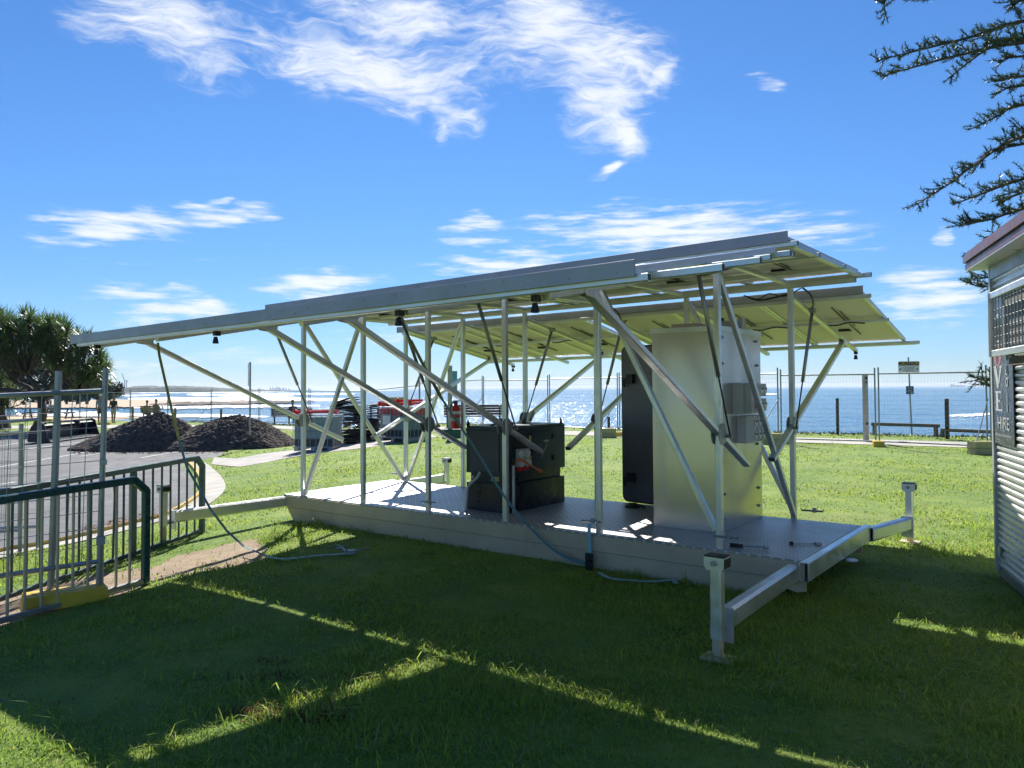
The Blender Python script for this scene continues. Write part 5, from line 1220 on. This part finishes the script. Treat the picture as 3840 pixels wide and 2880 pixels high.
# Norfolk pine reaching in from the right
def pine():
    r=random.Random(11); Y=11.0; base=Vector((9.6,11.2,0)); t=thing('norfolk_pine','Norfolk pine reaching in with dark needled branches from the right edge','tree',base)
    tk=MB(); tk.tube([(0,0,-.1),(0,0,3),(0.05,0,8),(0,0,15)],[.30,.27,.2,.04],12); tk.build('trunk',BARKP,t,True)
    B=[]
    def br(pts,dy,dens=1.,w=1.): B.append(([Vector(atY(x,y,Y+dy))-base for x,y in pts],dens,w))
    br([(4300,30),(3840,80),(3664,133),(3480,180),(3286,229)],.3); br([(4300,140),(3840,159),(3598,206),(3450,245),(3300,288)],-.2)
    br([(3760,150),(3690,190),(3551,298)],-.1,.8); br([(4300,330),(3840,391),(3750,431),(3641,484)],.2); br([(4250,420),(3840,510),(3664,610),(3558,690),(3429,772)],-.1,1.1)
    br([(4250,560),(3840,670),(3690,723),(3571,769)],.3); br([(4250,690),(3840,782),(3717,822),(3591,845)],0,1.5); br([(4300,200),(3840,210),(3760,228)],.1); br([(4300,260),(3840,285),(3728,306)],-.3); br([(4300,310),(3840,320),(3745,350)],.4)
    br([(4300,480),(3840,540),(3760,560)],.5); br([(4200,620),(3840,720),(3740,770)],-.5,1.3); br([(4150,900),(3840,1010),(3700,1040),(3630,1046)],.2,.9); br([(4150,980),(3840,1060),(3720,1075),(3645,1068)],-.1,.9); br([(4100,1380),(3840,1430),(3720,1425),(3662,1424)],0,.7); br([(4100,1400),(3800,1445),(3690,1440)],.3,.7)
    br([(4300,-150),(3840,-60),(3500,-20),(3330,-5),(3322,55)],.2,.8); br([(4300,-120),(3700,-30),(3420,-5)],-.3,.8); br([(4300,-60),(3840,0),(3800,30)],.3,1.2)
    br([(4300,760),(3860,850),(3690,890)],.2,.8)
    for k in range(60):   # the rest of the crown, outside the frame
        z=r.uniform(3.2,14.5); a=r.uniform(-1.9,1.9); L=(15.5-z)*.26+.6; o=Vector((0,0,z)); e=Vector((math.cos(a)*L,math.sin(a)*L,z-.1*L)); B.append(([o,o.lerp(e,.5)+Vector((0,0,-.1)),e],.7,1.5))
    wood=MB(); nd=MB()
    for pts,dens,w in B:
        if pts[0].length>0: 
            root=Vector((0,0,pts[0].z+.1*pts[0].xy.length)); P=smoothline(([root] if w==1. else [])+pts,5)
        n=len(P); rad=[.035*(1-i/n)+.006 for i in range(n)]; wood.tube(P,rad,5)
        for i in range(1,n):
            t_=i/n
            if t_<.25 and w==1.: continue
            seg=(P[i]-P[i-1]); Ls=seg.length; k=max(2,int(Ls*(31 if w==1. else 8)*dens)); sd_=seg.normalized()
            for j in range(k):
                o=P[i-1].lerp(P[i],j/k+r.random()/k)
                side=Vector((r.gauss(0,.45),r.gauss(0,.9),r.gauss(.42,.55)))+sd_*.75; side.normalize(); bl=r.uniform(.09,.33)*(1.25-t_*.6)*w
                wood.tube([o,o+side*bl],[.004,.003],3,False)
                m=int(9+bl*110) if w==1. else 10; 
                for q in range(m):
                    s0=o+side*bl*(q+.5)/m; d=(side*.9+Vector((r.gauss(0,.6),r.gauss(0,.6),r.gauss(.25,.6)))).normalized(); L=r.uniform(.045,.095)*w; wv=d.cross(Vector((r.gauss(0,1),r.gauss(0,1),r.gauss(0,1)))).normalized()*.0065*w
                    nd.add([s0-wv,s0+wv,s0+d*L],[(0,1,2)])
    o=wood.build('branches',BARKP,t); o=nd.build('needles',PINL,t); o['kind']='stuff'
pine()
# ================================================================ GRASS
def grass():
    pts=[]
    def ring(r0,r1,dens,h,wd,half=44):
        area=math.radians(2*half)*(r1*r1-r0*r0)/2; n=int(area*dens)
        r=np.sqrt(NR.uniform(r0*r0,r1*r1,n)); a=NR.uniform(-math.radians(half),math.radians(half),n)
        pts.append(np.stack([r*np.sin(a),r*np.cos(a),np.full(n,h),np.full(n,wd)],1))
    ring(2.0,4.2,6200,.030,.0050,48); ring(4.2,6.5,3600,.027,.0065); ring(6.5,10,1700,.025,.0095); ring(10,16,560,.022,.015); ring(16,24,170,.024,.025,40); ring(24,46,40,.035,.045,38)
    for _ in range(420):
        r0=math.sqrt(NR.uniform(2.2**2,9.5**2)); a0=NR.uniform(-.8,.8); m_=NR.randint(18,46); sg=NR.uniform(.02,.06)
        pts.append(np.stack([r0*math.sin(a0)+NR.normal(0,sg,m_),r0*math.cos(a0)+NR.normal(0,sg,m_),np.full(m_,NR.uniform(.035,.06)),np.full(m_,NR.uniform(.006,.009))],1))
    A=np.concatenate(pts); X,Y=A[:,0],A[:,1]
    keep=np.ones(len(A),bool)
    du=(X-PO.x)*PU.x+(Y-PO.y)*PU.y; dn=(X-PO.x)*PN.x+(Y-PO.y)*PN.y
    keep&=~((du>U0-.0)&(du<5.7)&(dn>-.03)&(dn<1.70))
    keep&=~inpoly(X,Y,ROADPOLY); keep&=~inpoly(X,Y,poly2(PATH_A,PATH_B)); keep&=~inpoly(X,Y,poly2(FP_A,FP_B)); keep&=~inpoly(X,Y,poly2(ko,kw))
    b=dirtf(X,Y); keep&=~((b>.5)&(NR.rand(len(A))<.93))
    eY=np.interp(X,[e[0] for e in EDGE],[e[1] for e in EDGE]); keep&=Y<eY-.1
    kx=(X-KO.x)*kd.x+(Y-KO.y)*kd.y; kn_=(X-KO.x)*kn.x+(Y-KO.y)*kn.y; keep&=~((kx>0)&(kn_<0))
    # patchiness from a few smooth waves
    P_=np.sin(X*1.7+1.3*np.sin(Y*.9))*np.sin(Y*1.3+1.1*np.sin(X*1.1))+.6*np.sin(X*4.1+2*np.sin(Y*3.3))*np.sin(Y*3.7)
    keep&=NR.rand(len(A))<np.clip(.80+.30*P_,.3,1)
    A=A[keep]; P_=P_[keep]; X,Y=A[:,0],A[:,1]; n=len(A)
    tuft=NR.rand(n)<.02
    h=A[:,2]*np.exp(NR.normal(0,.38,n))*(1+.35*P_)*(1+tuft*.9); w=A[:,3]*NR.uniform(.7,1.3,n)
    az_=NR.uniform(0,2*np.pi,n); ln=np.abs(NR.normal(.95,.45,n)); bx,by=np.cos(az_),np.sin(az_); rx=NR.uniform(0,2*np.pi,n); sx_,sy_=np.cos(rx)*w/2,np.sin(rx)*w/2
    Z=Gnp(X,Y)-.006
    V=np.zeros((n,5,3),np.float32)
    V[:,0]=np.stack([X-sx_,Y-sy_,Z],1); V[:,1]=np.stack([X+sx_,Y+sy_,Z],1)
    mx,my,mz=X+bx*h*ln*.35,Y+by*h*ln*.35,Z+h*.62
    V[:,2]=np.stack([mx+sx_*.8,my+sy_*.8,mz],1); V[:,3]=np.stack([mx-sx_*.8,my-sy_*.8,mz],1)
    V[:,4]=np.stack([X+bx*h*ln*1.15,Y+by*h*ln*1.15,Z+h*(1.05-.35*np.minimum(ln,1.4))],1)
    me=bpy.data.meshes.new('grass'); me.vertices.add(n*5); me.vertices.foreach_set('co',V.reshape(-1))
    o=np.arange(n)*5; L=np.concatenate([np.stack([o,o+1,o+2,o+3],1),np.stack([o+3,o+2,o+4],1)],1).reshape(-1)
    me.loops.add(n*7); me.loops.foreach_set('vertex_index',L.astype(np.int32))
    st=np.stack([np.arange(n)*7,np.arange(n)*7+4],1).reshape(-1); me.polygons.add(n*2); me.polygons.foreach_set('loop_start',st.astype(np.int32))
    try: me.polygons.foreach_set('loop_total',np.tile([4,3],n).astype(np.int32))
    except Exception: pass
    me.update(calc_edges=True); me.validate()
    tv=np.clip(.30+.22*P_+NR.normal(0,.2,n),0,.75); tv=np.where(NR.rand(n)<.07,.95,tv)
    for x,y,rx_,ry_ in((960,2690,.22,.07),(860,2680,.12,.04),(1180,2700,.2,.05),(1000,2545,.22,.05),(1010,2480,.12,.08),(40,2625,.10,.05),(240,2638,.14,.04),(1300,2545,.15,.04)):
        c=at(x,y); d2=((X-c.x)/rx_)**2+((Y-c.y)/ry_)**2; tv=np.where((d2<1)&(NR.rand(n)<.45),1.,tv)
    a=me.attributes.new('tint','FLOAT','POINT'); a.data.foreach_set('value',np.repeat(tv,5).astype(np.float32))
    me.materials.append(grassmat()); ob=bpy.data.objects.new('grass',me); COL.objects.link(ob); tag(ob,'short green lawn grass with tufts and dry blades','grass',kind='stuff'); print('blades',n)
grass()
# low grass fringe at the beach edge
lv=MB()
for i in range(260):
    r0=math.sqrt(R.uniform(4,100)); a0=R.uniform(-.75,.75); x,y=r0*math.sin(a0),r0*math.cos(a0); s_=R.uniform(.008,.022); a=R.uniform(0,6.3); z=g(x,y)+R.uniform(.015,.03)
    lv.add([(x+math.cos(a)*s_,y+math.sin(a)*s_,z),(x-math.sin(a)*s_*.4,y+math.cos(a)*s_*.4,z+.006),(x-math.cos(a)*s_,y-math.sin(a)*s_,z),(x+math.sin(a)*s_*.4,y-math.cos(a)*s_*.4,z+.003)],[(0,1,2,3)])
tag(lv.build('dry_leaves',mat('dry leaf',(.30,.22,.12),.8,0,.3,3.)),'small dry leaves and bits of straw strewn over the lawn','leaf litter',kind='stuff')
fr=MB()
for i in range(3500):
    x=R.uniform(-20,26); y=edgeY(x)-abs(R.gauss(0,.5)); z=g(x,y); h=R.uniform(.03,.10)*(1+mnoise.noise((x*.8,0,0))); a=R.uniform(0,6.28); dx,dy=math.cos(a)*.03,math.sin(a)*.03
    fr.add([(x-dx,y-dy,z),(x+dx,y+dy,z),(x+R.gauss(0,.08),y+R.gauss(0,.08),z+h)],[(0,1,2)])
tag(fr.build('dune_grass',SHRUB),'rough taller grass fringe along the beach edge','grass',kind='stuff')

# ================================================================ HAZE over the bay
def haze():
    m=bpy.data.materials.new('sea haze'); m.use_nodes=True; t=m.node_tree; t.nodes.clear(); q=NT(t)
    v=q.n('ShaderNodeVolumePrincipled',{'Color':(.80,.89,1.,1),'Density':.00009,'Anisotropy':.2}); out=q.n('ShaderNodeOutputMaterial'); t.links.new(v.outputs[0],out.inputs['Volume'])
    b=MB(); b.bx((-32000,-60,-5.2),(32000,46000,75)); o=b.build('haze',m); tag(o,kind='stuff')
haze()
